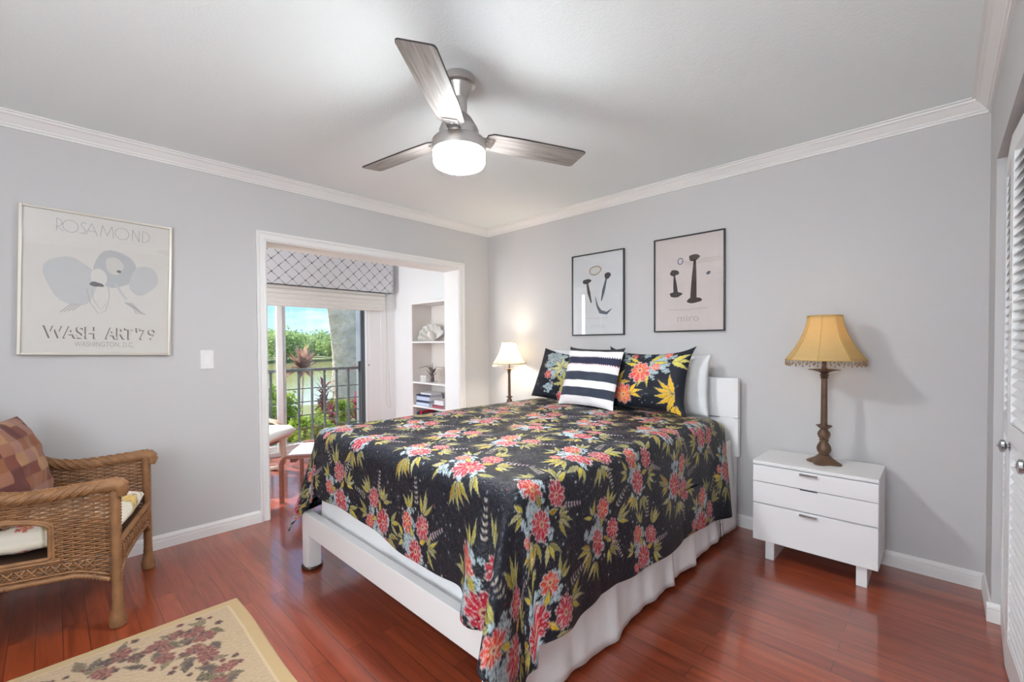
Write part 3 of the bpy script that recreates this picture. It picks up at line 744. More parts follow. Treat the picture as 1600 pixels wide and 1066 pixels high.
def stripe_print(xs, ys):
    p = Print(xs, ys, lin(236, 232, 234)); h = ys[-1]-ys[0]; T = (ys[-1]-ys)/h
    wh, ch, nv = lin(238, 234, 236), lin(52, 50, 54), lin(48, 50, 72); bl = lin(58, 64, 78)
    for t0, t1, c in ((0, .06, ch), (.18, .305, nv), (.44, .59, bl), (.715, .86, bl)):
        p.c[(T >= t0) & (T < t1)] = c
    red, pk = lin(150, 70, 84), lin(206, 176, 182)
    for t0, c in ((.178, nv), (.312, red)):
        rows = np.where((T > t0-.012) & (T < t0+.012))[0]
        cols = np.where(np.sin(xs*2*PI/.017) > 0.1)[0]
        for j in rows: p.c[j, cols] = c
    return p
M['stripe'] = paint_mat('striped_cushion_weave', 0.85, (150.0, 0.3, 0.003), 0.1, 0.2)
o = pillow('bed_pillow', .66, .40, .13, M['linen'], place(2.005, -.185, .955, .10), None, .012, .02, 3, pinch=.03); tag(o, 'white pillow leaning on the headboard behind the right floral sham', 'pillow', 'white pillows at the headboard')
o = pillow('bed_pillow', .62, .43, .13, M['linen'], place(1.32, -.185, .975, .10), None, .012, .02, 4, pinch=.03); tag(o, 'white pillow mostly hidden behind the left floral sham', 'pillow', 'white pillows at the headboard')
o = pillow('pillow_sham', .60, .425, .15, M['sham'], place(1.965, -.355, .990, .32), sham_print(0), .005, .05, 5, sag=.02); tag(o, 'dark floral pillow with big red and yellow flowers at right of the striped cushion', 'pillow', 'floral shams on the bed')
o = pillow('pillow_sham', .60, .425, .15, M['sham'], place(1.285, -.36, .978, .34, .10), sham_print(1), .005, .0, 6, sag=.02); tag(o, 'dark floral pillow with pale leaves half hidden left of the striped cushion', 'pillow', 'floral shams on the bed')
o = pillow('striped_cushion', .46, .435, .12, M['stripe'], place(1.607, -.495, .998, .34, .02), stripe_print, .004, .02, 7, pinch=.035); tag(o, 'square cushion with navy and white stripes leaning on the floral shams', 'cushion')

# ------------------------------------------------------------------ nightstands
def nightstand(loc, label):
    t = thing('nightstand', label, 'nightstand', loc, 0, 'white nightstands beside the bed')
    w, d = .565, .36           # local: x 0..w, y -d..0 (front at -d)
    c = MB().box(0, w, -d+.02, 0, .105, .543)
    c.build('carcass', M['white'], t, bevel=.002)
    MB().box(0, w, -d, 0, .545, .563).build('top_panel', M['white'], t, bevel=.002)
    for z0, z1, hd in ((.447, .539, 1), (.326, .4435, 2), (.108, .3185, 1)):
        dr = MB().box(.001, w-.001, -d, -d+.019, z0, z1).build('drawer', M['white'], t, bevel=.0015)
        if hd == 1: MB().box(w/2-.05, w/2+.03, -d-.016, -d+.001, z1-.012, z1-.008).box(w/2-.05, w/2+.03, -d-.016, -d-.013, z1-.018, z1-.008).build('handle', M['chrome'], dr)
        else: MB().box(w/2-.05, w/2+.03, -d-.002, -d+.002, z1-.004, z1+.0005).build('finger_pull', M['black'], dr)
    for x in (.060, .475): MB().box(x, x+.045, -d+.022, -.05, 0, .1055).build('leg', M['white'], t, bevel=.002)
    return t
n1 = nightstand((2.662, -.045, 0), 'white three drawer nightstand with slab legs under the lamp with the amber shade')
n2 = copy_tree(n1); n2.location = (.20, -.045, 0)
n2['label'] = 'white nightstand hidden behind the bed under the lit lamp'

# ------------------------------------------------------------------ table lamps (built at full size, local z from the table top)
def oct_(n, k):
    return lambda a, z: math.cos(PI/n)/math.cos(((a % (2*PI/n))-PI/n))*k+(1-k)
def make_lamp(name, label, loc, shade, trim_m, watts, lightcol, k):
    t = thing(name, label, 'table lamp', loc, 0, 'turned bronze table lamps on the nightstands')
    m4 = lambda a, z: 1+0.22*abs(math.cos(2*a))**3 if z < .03 else 1
    MB().lathe([(.070, 0), (.074, .004), (.070, .010), (.060, .018), (.044, .030), (.034, .040), (.030, .046)], 40, sq=lambda a, z: 1+.22*math.cos(4*a+PI)*max(0, 1-z/.035)*.9).xf(Matrix.Rotation(PI/5, 4, 'Z')).build('base', M['bronze'], t, smooth='full')
    MB().lathe([(.028, .044), (.022, .052), (.030, .066), (.034, .080), (.030, .100), (.020, .118), (.018, .124), (.024, .130), (.020, .136)], 32, sq=lambda a, z: 1+.05*math.cos(10*a)*(1 if .05 < z < .12 else 0)).build('vase', M['bronze'], t, smooth='full')
    MB().lathe([(.018, .134), (.027, .146), (.031, .160), (.029, .174), (.020, .186), (.016, .192), (.026, .200), (.038, .212), (.034, .214), (.018, .206)], 32, sq=lambda a, z: 1+.06*math.cos(8*a)*(1 if z > .19 else 0)).build('turned_ball', M['bronze'], t, smooth='full')
    MB().lathe([(.016, .205), (.015, .30), (.0145, .475), (.022, .480), (.015, .487), (.024, .494), (.015, .500), (.020, .510), (.030, .520)], 24, sq=lambda a, z: 1+.04*math.cos(8*a)*(1 if z < .475 else 0)).build('column', M['bronze'], t, smooth=True)
    MB().lathe([(.018, .505), (.030, .518), (.050, .527), (.064, .526), (.066, .523), (.052, .522), (.028, .512)], 32, sq=lambda a, z: 1+.16*math.cos(4*a)*(1 if z > .517 else 0)).build('leaf_cup', M['bronze'], t, smooth='full')
    MB().lathe([(.013, .518), (.013, .575), (.017, .578), (.017, .600), (.010, .604)], 20).build('socket', M['bronze'], t, smooth=True)
    b = MB().lathe([(.009, .60), (.012, .61), (.026, .635), (.030, .655), (.024, .675), (.010, .688), (0, .69)], 24).build('bulb', M['bulb'] if watts > 1 else M['bulb_off'], t, smooth='full')
    # bell shade of eight panels
    prof = []
    for i in range(15):
        s = i/14; z = .580+.245*s; r = .190+(.082-.190)*(1-(1-s)**1.75)
        prof.append((r, z))
    n = 8; rings = []; NN = 64
    v = []; f = []
    for r, z in prof:
        for i in range(NN):
            a = 2*PI*i/NN; q = r*oct_(n, .8)(a, z); v.append((q*math.cos(a), q*math.sin(a), z))
    for j in range(len(prof)-1):
        for i in range(NN):
            i2 = (i+1) % NN; f.append((j*NN+i, j*NN+i2, (j+1)*NN+i2, (j+1)*NN+i))
    mb = MB(); mb.v = v; mb.f = f
    sh = mb.build('lamp_shade', shade, t, smooth=True)
    so = sh.modifiers.new('cloth', 'SOLIDIFY'); so.thickness = .002
    rb = MB()
    for i in range(n):
        a = 2*PI*i/n; rb.tube([(r*1.004*math.cos(a), r*1.004*math.sin(a), z) for r, z in prof], .0016, 5)
    for r, z in (prof[0], prof[-1]): rb.tube([(r*oct_(n, .8)(2*PI*i/48, 0)*1.003*math.cos(2*PI*i/48), r*oct_(n, .8)(2*PI*i/48, 0)*1.003*math.sin(2*PI*i/48), z) for i in range(48)], .0026, 6, True)
    rb.build('piping', trim_m, sh, smooth='full')
    fr = MB(); NB = 60
    for i in range(NB):
        a = 2*PI*i/NB; q = .190*oct_(n, .8)(a, 0); x, y = q*math.cos(a), q*math.sin(a)
        dz = .018+.008*(i % 2)
        fr.tube([(x, y, .580), (x, y, .580-dz)], .0012, 4); fr.lathe([(0, 0), (.0045, .004), (.0035, .010), (0, .013)], 6, (x, y, .580-dz-.010))
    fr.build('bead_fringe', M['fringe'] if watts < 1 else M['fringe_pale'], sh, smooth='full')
    t.scale = (k, k, k)
    d = bpy.data.lights.new('bulb_light', 'POINT'); d.energy = watts; d.color = lightcol; d.shadow_soft_size = .05
    lo = bpy.data.objects.new('bulb_light', d); COL.objects.link(lo); lo.parent = t; lo.location = (0, 0, .72)
    return t
M['bulb'] = emit_mat('lit_bulb', (1, .93, .8, 1), 12.0)
M['bulb_off'] = mat('frosted_bulb', srgb(236, 226, 206), .3)
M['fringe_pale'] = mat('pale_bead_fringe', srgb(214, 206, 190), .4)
M['shade_white'] = shade_mat('cream_bell_shade', srgb(246, 240, 228), .6)
M['shade_amber'] = shade_mat('amber_bell_shade', srgb(236, 208, 150), .40)
M['piping_w'] = mat('olive_piping', srgb(176, 168, 140), .7)
M['piping_a'] = mat('amber_piping', srgb(202, 168, 100), .7)
make_lamp('table_lamp', 'bronze table lamp with an amber bell shade and bead fringe on the right nightstand', (2.972, -.215, .563), M['shade_amber'], M['piping_a'], LAMP_R_W, (1, .84, .6), 1.0)
make_lamp('table_lamp', 'lit table lamp with a glowing white bell shade in the corner left of the bed', (.485, -.19, .563), M['shade_white'], M['piping_w'], LAMP_L_W, (1, .84, .62), .845)

# ------------------------------------------------------------------ ceiling fan
FX, FY = 1.88, -1.93
fan = thing('ceiling_fan', 'brushed nickel ceiling fan with three grey blades and a lit round glass light', 'ceiling fan', (FX, FY, H))
Z = lambda z: z-H
MB().lathe([(.060, Z(2.392)), (.074, Z(2.398)), (.076, Z(2.412)), (.072, Z(2.432)), (.066, 0)], 40).build('ceiling_canopy', M['nickel'], fan, smooth=True)
nb = MB().lathe([(.036, Z(2.335)), (.040, Z(2.35)), (.058, Z(2.385)), (.060, Z(2.393))], 40, sq=lambda a, z: 1+.02*math.cos(12*a)).build('flared_neck', M['nickel'], fan, smooth=True)
MB().lathe([(.034, Z(2.255)), (.036, Z(2.26)), (.036, Z(2.34)), (.030, Z(2.342))], 32).build('downrod', M['nickel'], fan, smooth=True)
MB().lathe([(.088, Z(2.148)), (.088, Z(2.195)), (.080, Z(2.215)), (.058, Z(2.250)), (.040, Z(2.268)), (.034, Z(2.27))], 48).build('motor_housing', M['nickel'], fan, smooth=True)
MB().lathe([(.108, Z(2.100)), (.118, Z(2.102)), (.119, Z(2.110)), (.119, Z(2.148)), (.114, Z(2.153)), (.085, Z(2.155))], 56).build('light_ring', M['nickel'], fan, smooth=True)
MB().lathe([(0, Z(2.031)), (.050, Z(2.0315)), (.090, Z(2.035)), (.108, Z(2.043)), (.1145, Z(2.056)), (.1155, Z(2.075)), (.1155, Z(2.105)), (.105, Z(2.108))], 56).build('glass_drum', M['glow'], fan, smooth='full')
A0, P0, BW = -.906, .187, .065
blade0 = None
for k in range(3):
    a = A0+k*2*PI/3
    poly = [(.125, -.042), (.15, -.058), (.30, -.064), (.612, -.065), (.628, -.060), (.632, -.052), (.622, .052), (.618, .061), (.604, .065), (.30, .064), (.15, .056), (.125, .040)]
    under = MB(); v = [(x_, y_, 0) for x_, y_ in poly]+[(x_, y_, .0015) for x_, y_ in poly]
    nP = len(poly)
    under.add(v, [tuple(range(nP-1, -1, -1)), tuple(range(nP, 2*nP))]+[(i, (i+1) % nP, nP+(i+1) % nP, nP+i) for i in range(nP)])
    mtx = Matrix.Rotation(a, 4, 'Z') @ Matrix.Translation((0, 0, Z(2.17))) @ Matrix.Rotation(-P0, 4, 'X')
    bl_ = under.build('blade', M['fan_wood'], fan); bl_.matrix_local = mtx
    e2 = MB(); v = [(x_*1.0+(.002 if x_ > .6 else 0), y_*1.03, .0015) for x_, y_ in poly]+[(x_, y_*1.03, .007) for x_, y_ in poly]
    e2.add(v, [tuple(range(nP-1, -1, -1)), tuple(range(nP, 2*nP))]+[(i, (i+1) % nP, nP+(i+1) % nP, nP+i) for i in range(nP)])
    e2.build('blade_top', M['fan_edge'], bl_)
    br = MB().box(.06, .165, -.030, .030, -.006, -.0005)
    for sx_, sy_ in ((.15, -.02), (.15, .02), (.135, 0)): br.lathe([(.005, -.009), (.005, -.006)], 10, (sx_, sy_, 0))
    br.xf(mtx).build('blade_bracket', M['nickel'], fan, bevel=.001)
# ------------------------------------------------------------------ framed posters
class Art:
    """flat shapes printed on a sheet: u right, v up, millimetre-thin layers in front of the paper"""
    def __init__(s): s.v = []; s.f = []; s.mi = []; s.mats = []; s.lay = 0
    def col(s, c):
        if c not in s.mats: s.mats.append(c)
        return s.mats.index(c)
    def poly(s, pts, c):
        s.lay += 1; k = len(s.v); s.v += [(p[0], p[1], s.lay*.00003) for p in pts]; s.f.append(tuple(range(k, k+len(pts)))); s.mi.append(s.col(c))
    def ell(s, u, v, a, b, rot=0, c=None, wob=0, sd=0, n=36):
        p = []
        for i in range(n):
            t = 2*PI*i/n; k = 1+wob*math.sin(3*t+sd)+wob*.6*math.sin(5*t+2*sd)
            x, y = a*k*math.cos(t), b*k*math.sin(t); p.append((u+x*math.cos(rot)-y*math.sin(rot), v+x*math.sin(rot)+y*math.cos(rot)))
        s.poly(p, c)
    def stroke(s, pts, w, c):
        s.lay += 1
        pts = [Vector(p) for p in pts]; n = len(pts); ws = w if isinstance(w, list) else [w]*n; k = len(s.v)
        for i, p in enumerate(pts):
            d = (pts[min(i+1, n-1)]-pts[max(i-1, 0)]).normalized(); q = Vector((-d.y, d.x))*ws[i]/2
            s.v += [(p.x+q.x, p.y+q.y, s.lay*.00003), (p.x-q.x, p.y-q.y, s.lay*.00003)]
        for i in range(n-1): s.f.append((k+2*i, k+2*i+1, k+2*i+3, k+2*i+2)); s.mi.append(s.col(c))
    def segs(s, pts, w, c):
        for p, q in zip(pts[:-1], pts[1:]): s.stroke([p, q], w, c)
    def arc(s, u, v, r, a0, a1, w, c, ry=None, n=28):
        ry = ry or r
        s.stroke([(u+r*math.cos(a0+(a1-a0)*i/n), v+ry*math.sin(a0+(a1-a0)*i/n)) for i in range(n+1)], w, c)
    def build(s, name, basis, parent):
        me = bpy.data.meshes.new(name); me.from_pydata([tuple(basis @ Vector(p)) for p in s.v], [], s.f); me.update()
        for c in s.mats: me.materials.append(c)
        me.polygons.foreach_set('material_index', s.mi)
        o = bpy.data.objects.new(name, me); COL.objects.link(o); o.parent = parent
        return o
LEFTB = Matrix(((0, 0, 1, 0), (1, 0, 0, 0), (0, 1, 0, 0), (0, 0, 0, 1)))     # u->Y, v->Z, n->X
BACKB = Matrix(((1, 0, 0, 0), (0, 0, -1, 0), (0, 1, 0, 0), (0, 0, 0, 1)))    # u->X, v->Z, n->-Y
def lettering(name, txt, size, u, v, n, basis, parent, m, sx=1.0, width=None, shear=0.0, spacing=1.0, bold=0.0):
    cu = bpy.data.curves.new(name, 'FONT'); cu.body = txt; cu.size = size; cu.align_x = 'CENTER'; cu.align_y = 'CENTER'; cu.shear = shear; cu.space_character = spacing; cu.offset = bold
    tmp = bpy.data.objects.new('lettering_source', cu); COL.objects.link(tmp)
    dg = bpy.context.evaluated_depsgraph_get()
    me = bpy.data.meshes.new_from_object(tmp.evaluated_get(dg))
    bpy.data.objects.remove(tmp); bpy.data.curves.remove(cu)
    if width:
        xs_ = [q.co.x for q in me.vertices]; sx = width/(max(xs_)-min(xs_))
    for vt in me.vertices: vt.co = basis @ Vector((u+vt.co.x*sx, v+vt.co.y, n))
    me.materials.clear(); me.materials.append(m); me.name = name
    o = bpy.data.objects.new(name, me); COL.objects.link(o); o.parent = parent
    return o
def ink(name, r, g, b): return mat(name, srgb(r, g, b), .8, spec=.1, noise=(30, .04))
def framed(name, label, cat, loc, w, h, fwid, dep, fmat, paper, basis, group=None, mar=0.0):
    t = thing(name, label, cat, loc, 0, group)
    m4 = basis
    o = MB()
    for a, b, c, d in ((-w/2, -w/2+fwid, -h/2, h/2), (w/2-fwid, w/2, -h/2, h/2), (-w/2+fwid, w/2-fwid, h/2-fwid, h/2), (-w/2+fwid, w/2-fwid, -h/2, -h/2+fwid)):
        o.add(*[([m4 @ Vector(p) for p in bb.v], bb.f) for bb in [MB().box(a, b, c, d, .002, dep)]][0])
    o.build('picture_frame', fmat, t, bevel=.0015)
    bb = MB().box(-w/2+fwid*.7, w/2-fwid*.7, -h/2+fwid*.7, h/2-fwid*.7, .001, dep*.5); bb.xf(m4)
    pp = bb.build('print_sheet', paper, t)
    gl = MB().box(-w/2+fwid*.8, w/2-fwid*.8, -h/2+fwid*.8, h/2-fwid*.8, dep*.8, dep*.8+.002); gl.xf(m4)
    gl.build('picture_glass', M['pglass'], t)
    return t, pp
# large silver framed poster on the left wall, hanging slightly crooked
pw, ph = .634, .784
t, sheet = framed('framed_poster', 'large pale poster in a thin silver frame on the wall above the wicker armchair', 'framed poster', (0.004, -3.010, 1.586), pw, ph, .013, .026, M['silver_frame'], ink('poster_cream_paper', 222, 217, 212), LEFTB)
t.rotation_euler = (-.026, 0, 0)
g1, g2, g3, g4, g5 = ink('pale_grey_ink', 203, 203, 204), ink('mid_grey_ink', 192, 193, 195), ink('dark_grey_ink', 118, 116, 118), ink('line_grey_ink', 176, 172, 172), ink('shadow_ink', 122, 115, 112)
A = Art()
sh_ = lambda c: c
A.ell(-.12, .015, .10, .135, .35, g1, .05, 1); A.ell(.06, .10, .095, .105, 0, g2, .04, 2); A.ell(.185, .05, .062, .09, -.35, g1, .04, .5)
A.ell(.055, .12, .038, .05, .1, ink('poster_cream_patch', 214, 210, 206), .05, 1); A.ell(.075, .09, .010, .008, 0, g3)
A.ell(-.01, .045, .034, .05, .1, ink('poster_light_patch', 222, 219, 215)); A.ell(-.02, .005, .03, .013, -.1, g3, .1, 2)
A.stroke([(-.06, -.02), (-.045, -.10), (-.01, -.16), (.02, -.14), (.035, -.06), (.03, .0)], .0025, g4)
A.stroke([(-.04, -.02), (-.028, -.09), (0, -.135), (.02, -.10)], .002, g4)
for i in range(4):
    A.stroke([(.10+.01*i, -.085), (.14+.012*i, -.115-.008*i), (.155+.014*i, -.15)], .004, g4); A.stroke([(-.08-.012*i, -.11), (-.115-.016*i, -.15-.004*i)], .004, g4)
A.stroke([(.06, .02), (.085, -.03), (.11, -.07)], .012, g1)
letter_face = ink('letter_face_ink', 220, 214, 208)
# thin hand-drawn capitals along the top
H0, hh = .277, .066
def cap(ch, u):
    w = .0030; c = g4
    if ch == 'R': A.stroke([(u, H0), (u, H0+hh)], w, c); A.arc(u, H0+hh*.68, .020, -PI/2, PI/2, w, c, hh*.32); A.stroke([(u, H0+hh*.36), (u+.026, H0)], w, c)
    if ch == 'O': A.arc(u+.024, H0+hh/2, .030, 0, 2*PI, w, c, hh/2)
    if ch == 'S': A.segs([(u+.026, H0+hh*.9), (u+.012, H0+hh), (u+.002, H0+hh*.78), (u+.022, H0+hh*.3), (u+.012, H0), (u-.004, H0+hh*.12)], w, c)
    if ch == 'A': A.segs([(u-.006, H0), (u+.018, H0+hh), (u+.042, H0)], w, c); A.stroke([(u+.004, H0+hh*.35), (u+.032, H0+hh*.35)], w, c)
    if ch == 'M': A.segs([(u, H0), (u+.008, H0+hh), (u+.028, H0+hh*.15), (u+.048, H0+hh), (u+.056, H0)], w, c)
    if ch == 'N': A.segs([(u, H0), (u, H0+hh), (u+.03, H0), (u+.03, H0+hh)], w, c)
    if ch == 'D': A.stroke([(u, H0), (u, H0+hh)], w, c); A.arc(u, H0+hh/2, .032, -PI/2, PI/2, w, c, hh/2)
for ch, u in zip('ROSAMOND', (-.179, -.150, -.088, -.060, -.006, .062, .132, .178)): cap(ch, u)
A.build('poster_artwork', LEFTB @ Matrix.Translation((0, 0, .0132)), sheet)
for wd_, uu, ww in (('WASH', -.121, .206), ('ART', .079, .122), ("'7", .1745, .052), ("9", .2245, .036)):
    lettering('poster_lettering', wd_, .092, uu, -.273, .0136, LEFTB, sheet, g5, width=ww, bold=.0025 if wd_ != '9' else 0)
    lettering('poster_lettering', wd_, .092, uu+.0058, -.2685, .0140, LEFTB, sheet, letter_face, width=ww, bold=.0025 if wd_ != '9' else 0)
lettering('poster_caption', 'WASHINGTON, D.C.', .040, .02, -.333, .0136, LEFTB, sheet, ink('caption_ink', 178, 172, 168), width=.248)

# two thin black framed prints over the bed, each with a plain abstract composition
dk, sl_, tan, bl2 = ink('soft_black_ink', 66, 60, 58), ink('slate_blue_ink', 88, 98, 112), ink('tan_ink', 178, 160, 140), ink('violet_blue_ink', 108, 116, 150)
t, sheet = framed('framed_print', 'black framed print on near white paper, the one nearer the room corner', 'framed print', (1.3535, -.001, 1.657), .513, .694, .009, .022, M['black'], ink('cool_white_paper', 222, 223, 225), BACKB, 'black framed prints over the bed')
A = Art()
A.ell(-.02, .20, .062, .040, .12, tan, .03, 1); A.ell(-.02, .20, .050, .029, .12, ink('print_paper_patch', 216, 214, 210), .03, 1)
A.stroke([(-.10, .10), (-.085, .02), (-.06, -.07)], [.018, .030, .012], dk); A.ell(-.105, .115, .044, .020, .1, dk, .06, 1)
A.stroke([(.09, .13), (.06, .02), (.04, -.06)], [.014, .028, .010], sl_); A.ell(.10, .145, .030, .026, .5, dk, .06, 2)
A.stroke([(-.02, -.02), (.0, -.10), (.03, -.15), (.09, -.165), (.14, -.13)], [.004, .018, .034, .024, .004], sl_)
A.stroke([(-.11, -.20), (.0, -.205), (.10, -.198)], .0022, g4)
A.build('print_artwork', BACKB @ Matrix.Translation((0, 0, .0113)), sheet)
lettering('print_lettering', 'miro', .062, .0, -.268, .0115, BACKB, sheet, ink('faint_grey_ink', 204, 205, 208), 1.15)
t, sheet = framed('framed_print', 'black framed print on warm pinkish paper, above the headboard at right of its twin', 'framed print', (2.1205, -.001, 1.672), .513, .697, .009, .022, M['black'], ink('warm_pink_paper', 220, 210, 207), BACKB, 'black framed prints over the bed')
A = Art()
br_ = ink('brown_black_ink', 74, 62, 58)
A.stroke([(.05, .16), (.045, .04), (.04, -.11)], [.016, .034, .046], br_); A.ell(.045, .18, .038, .024, .1, br_, .07, 1); A.ell(.045, -.125, .054, .020, .05, br_, .06, 2)
A.stroke([(-.10, .07), (-.095, .0), (-.09, -.06)], [.010, .026, .034], dk); A.ell(-.10, .085, .034, .022, 0, dk, .07, 2); A.ell(-.09, -.075, .046, .020, .0, dk, .07, .6)
A.arc(-.055, .165, .018, 0, 2*PI, .007, bl2, .022)
A.ell(.145, .06, .016, .011, .5, sl_, .05, 1)
A.stroke([(-.15, -.185), (.0, -.19), (.14, -.182)], .003, g4)
A.build('print_artwork', BACKB @ Matrix.Translation((0, 0, .0113)), sheet)
lettering('print_lettering', 'miro', .070, .0, -.252, .0115, BACKB, sheet, ink('warm_grey_ink', 188, 180, 180), 1.2)

# ------------------------------------------------------------------ floral rug in the foreground
M['rug'] = paint_mat('woven_floral_rug', .95, (260.0, .6, .004), .15, .1)
rx = np.concatenate([np.arange(0, 1.0, .005), np.arange(1.0, 2.01, .03)]); ry = np.concatenate([np.arange(-1.75, -.85, .03), np.arange(-.85, .0001, .005)])
p = Print(rx, ry, lin(188, 164, 134)); p.r = np.random.default_rng(9); R = p.r
XX, YY = np.meshgrid(rx, ry)
p.c *= (1+.07*np.sin(XX*260+np.sin(YY*90)*2)*np.sin(YY*240)+.05*R.normal(0, 1, XX.shape))[..., None]
d = np.minimum(XX, -YY)
p.c[(d < .045)] = lin(194, 166, 124); p.c[(d > .045) & (d < .055)] = lin(206, 184, 148)
mau, brn, tau, olv = lin(116, 66, 64), lin(92, 66, 66), lin(142, 124, 102), lin(128, 118, 88)
def rug_spray(x, y, rot):
    for i in range(6):
        a = R.uniform(0, 2*PI); p.leaf(x+R.uniform(-.05, .05), y+R.uniform(-.05, .05), R.uniform(.05, .09), R.uniform(.010, .018), a, [tau, olv, lin(104, 88, 84)][i % 3], lin(178, 158, 128), R.uniform(-.2, .2))
    for k in range(2):
        p.flower(x+R.uniform(-.04, .04), y+R.uniform(-.04, .04), R.uniform(.035, .052), R.uniform(0, 6), 6, mau, lin(136, 84, 78), lin(170, 130, 112), lin(150, 112, 96))
    for i in range(5): a = R.uniform(0, 2*PI); q = R.uniform(.05, .09); p.flower(x+q*math.cos(a), y+q*math.sin(a), R.uniform(.012, .020), 0, 5, [brn, mau][i % 2], [brn, mau][i % 2], lin(150, 124, 104), brn)
for i in range(9): rug_spray(.15+.115*i, -.17-R.uniform(0, .07), 0)
for i in range(1, 7): rug_spray(.16+R.uniform(-.03, .06), -.17-.12*i, 0)
for i in range(4): rug_spray(.24+.2*i, -.30-R.uniform(0, .05), 0) if i % 2 == 0 else None
p.c[:, :, :] = np.clip(p.c, 0, 1)
zz = .007+.006*np.exp(-((XX-.30)/.03)**2)*np.clip((YY+.25)/.25, 0, 1)+.002*np.sin(XX*14)*np.clip((YY+.15)/.15, 0, 1)
edge = (XX == rx[0]) | (XX == rx[-1]) | (YY == ry[0]) | (YY == ry[-1])
zz = np.where(edge, .0015, zz)
o = grid_obj('area_rug', np.stack([XX, YY+.012*np.sin(XX*7)*np.exp(YY*6)*0.4, zz], -1), M['rug'], p.c, None, (.96, -2.60, 0))
tag(o, 'beige rug with mauve and brown floral border in the foreground', 'rug')
# ------------------------------------------------------------------ wicker armchair (local x to the sitter's right, y = facing)
ch = thing('wicker_armchair', 'brown wicker armchair with rolled arms beside the grey left wall', 'armchair', (.5365, -2.9415, 0), -.297)
HW = .2925
def interp(tab, x):
    return float(np.interp(x, [a for a, _ in tab], [b for _, b in tab]))
ARM = [(-.62, .88), (-.55, .80), (-.48, .712), (-.43, .672), (-.37, .645), (-.30, .632), (-.20, .634), (-.10, .642), (0, .648)]
def rings_tube(mb, pts, r, n=9, dens=75, amp=.0024):
    """tube wrapped in cane: fine rings along its length"""
    P = [Vector(p) for p in pts]; L_ = [0]
    for i in range(1, len(P)): L_.append(L_[-1]+(P[i]-P[i-1]).length)
    m = max(int(L_[-1]*dens*2), len(P))
    rs = r if isinstance(r, list) else [r]*len(P)
    q = []; rr = []
    for i in range(m+1):
        s_ = L_[-1]*i/m
        q.append((np.interp(s_, L_, [p.x for p in P]), np.interp(s_, L_, [p.y for p in P]), np.interp(s_, L_, [p.z for p in P])))
        rr.append(float(np.interp(s_, L_, rs))+(amp if i % 2 else -amp))
    mb.tube(q, rr, n)
def weave(mb, fn, u0, u1, v0, v1, dv=.0095, du=.012, r=.0045, amp=.0045, stake=.034, hole=None, vmax=None, vmin=None):
    """horizontal cane strands over upright stakes; fn(u, v, out) -> point"""
    v = v0; k = 0
    while v < v1:
        seg = []
        n = int((u1-u0)/du)
        for i in range(n+2):
            u = u0+(u1-u0)*min(i/n, 1) if n else u0
            ok = not (hole and hole(u, v)) and (vmax is None or v < vmax(u)) and (vmin is None or v > vmin(u))
            if i > n: ok = False
            if ok: seg.append(fn(u, v, amp*math.cos(PI*u/stake+PI*(k % 2))))
            if (not ok) and seg:
                if len(seg) > 1: mb.tube(seg, r, 5)
                seg = []
        v += dv; k += 1
    u = u0+stake/2
    while u < u1:
        seg = []
        vv = v0
        while vv <= v1+1e-6:
            ok = not (hole and hole(u, vv)) and (vmax is None or vv < vmax(u)) and (vmin is None or vv > vmin(u))
            if ok: seg.append(fn(u, vv, 0))
            elif seg:
                if len(seg) > 1: mb.tube(seg, .0035, 5)
                seg = []
            vv += .02
        if len(seg) > 1: mb.tube(seg, .0035, 5)
        u += stake
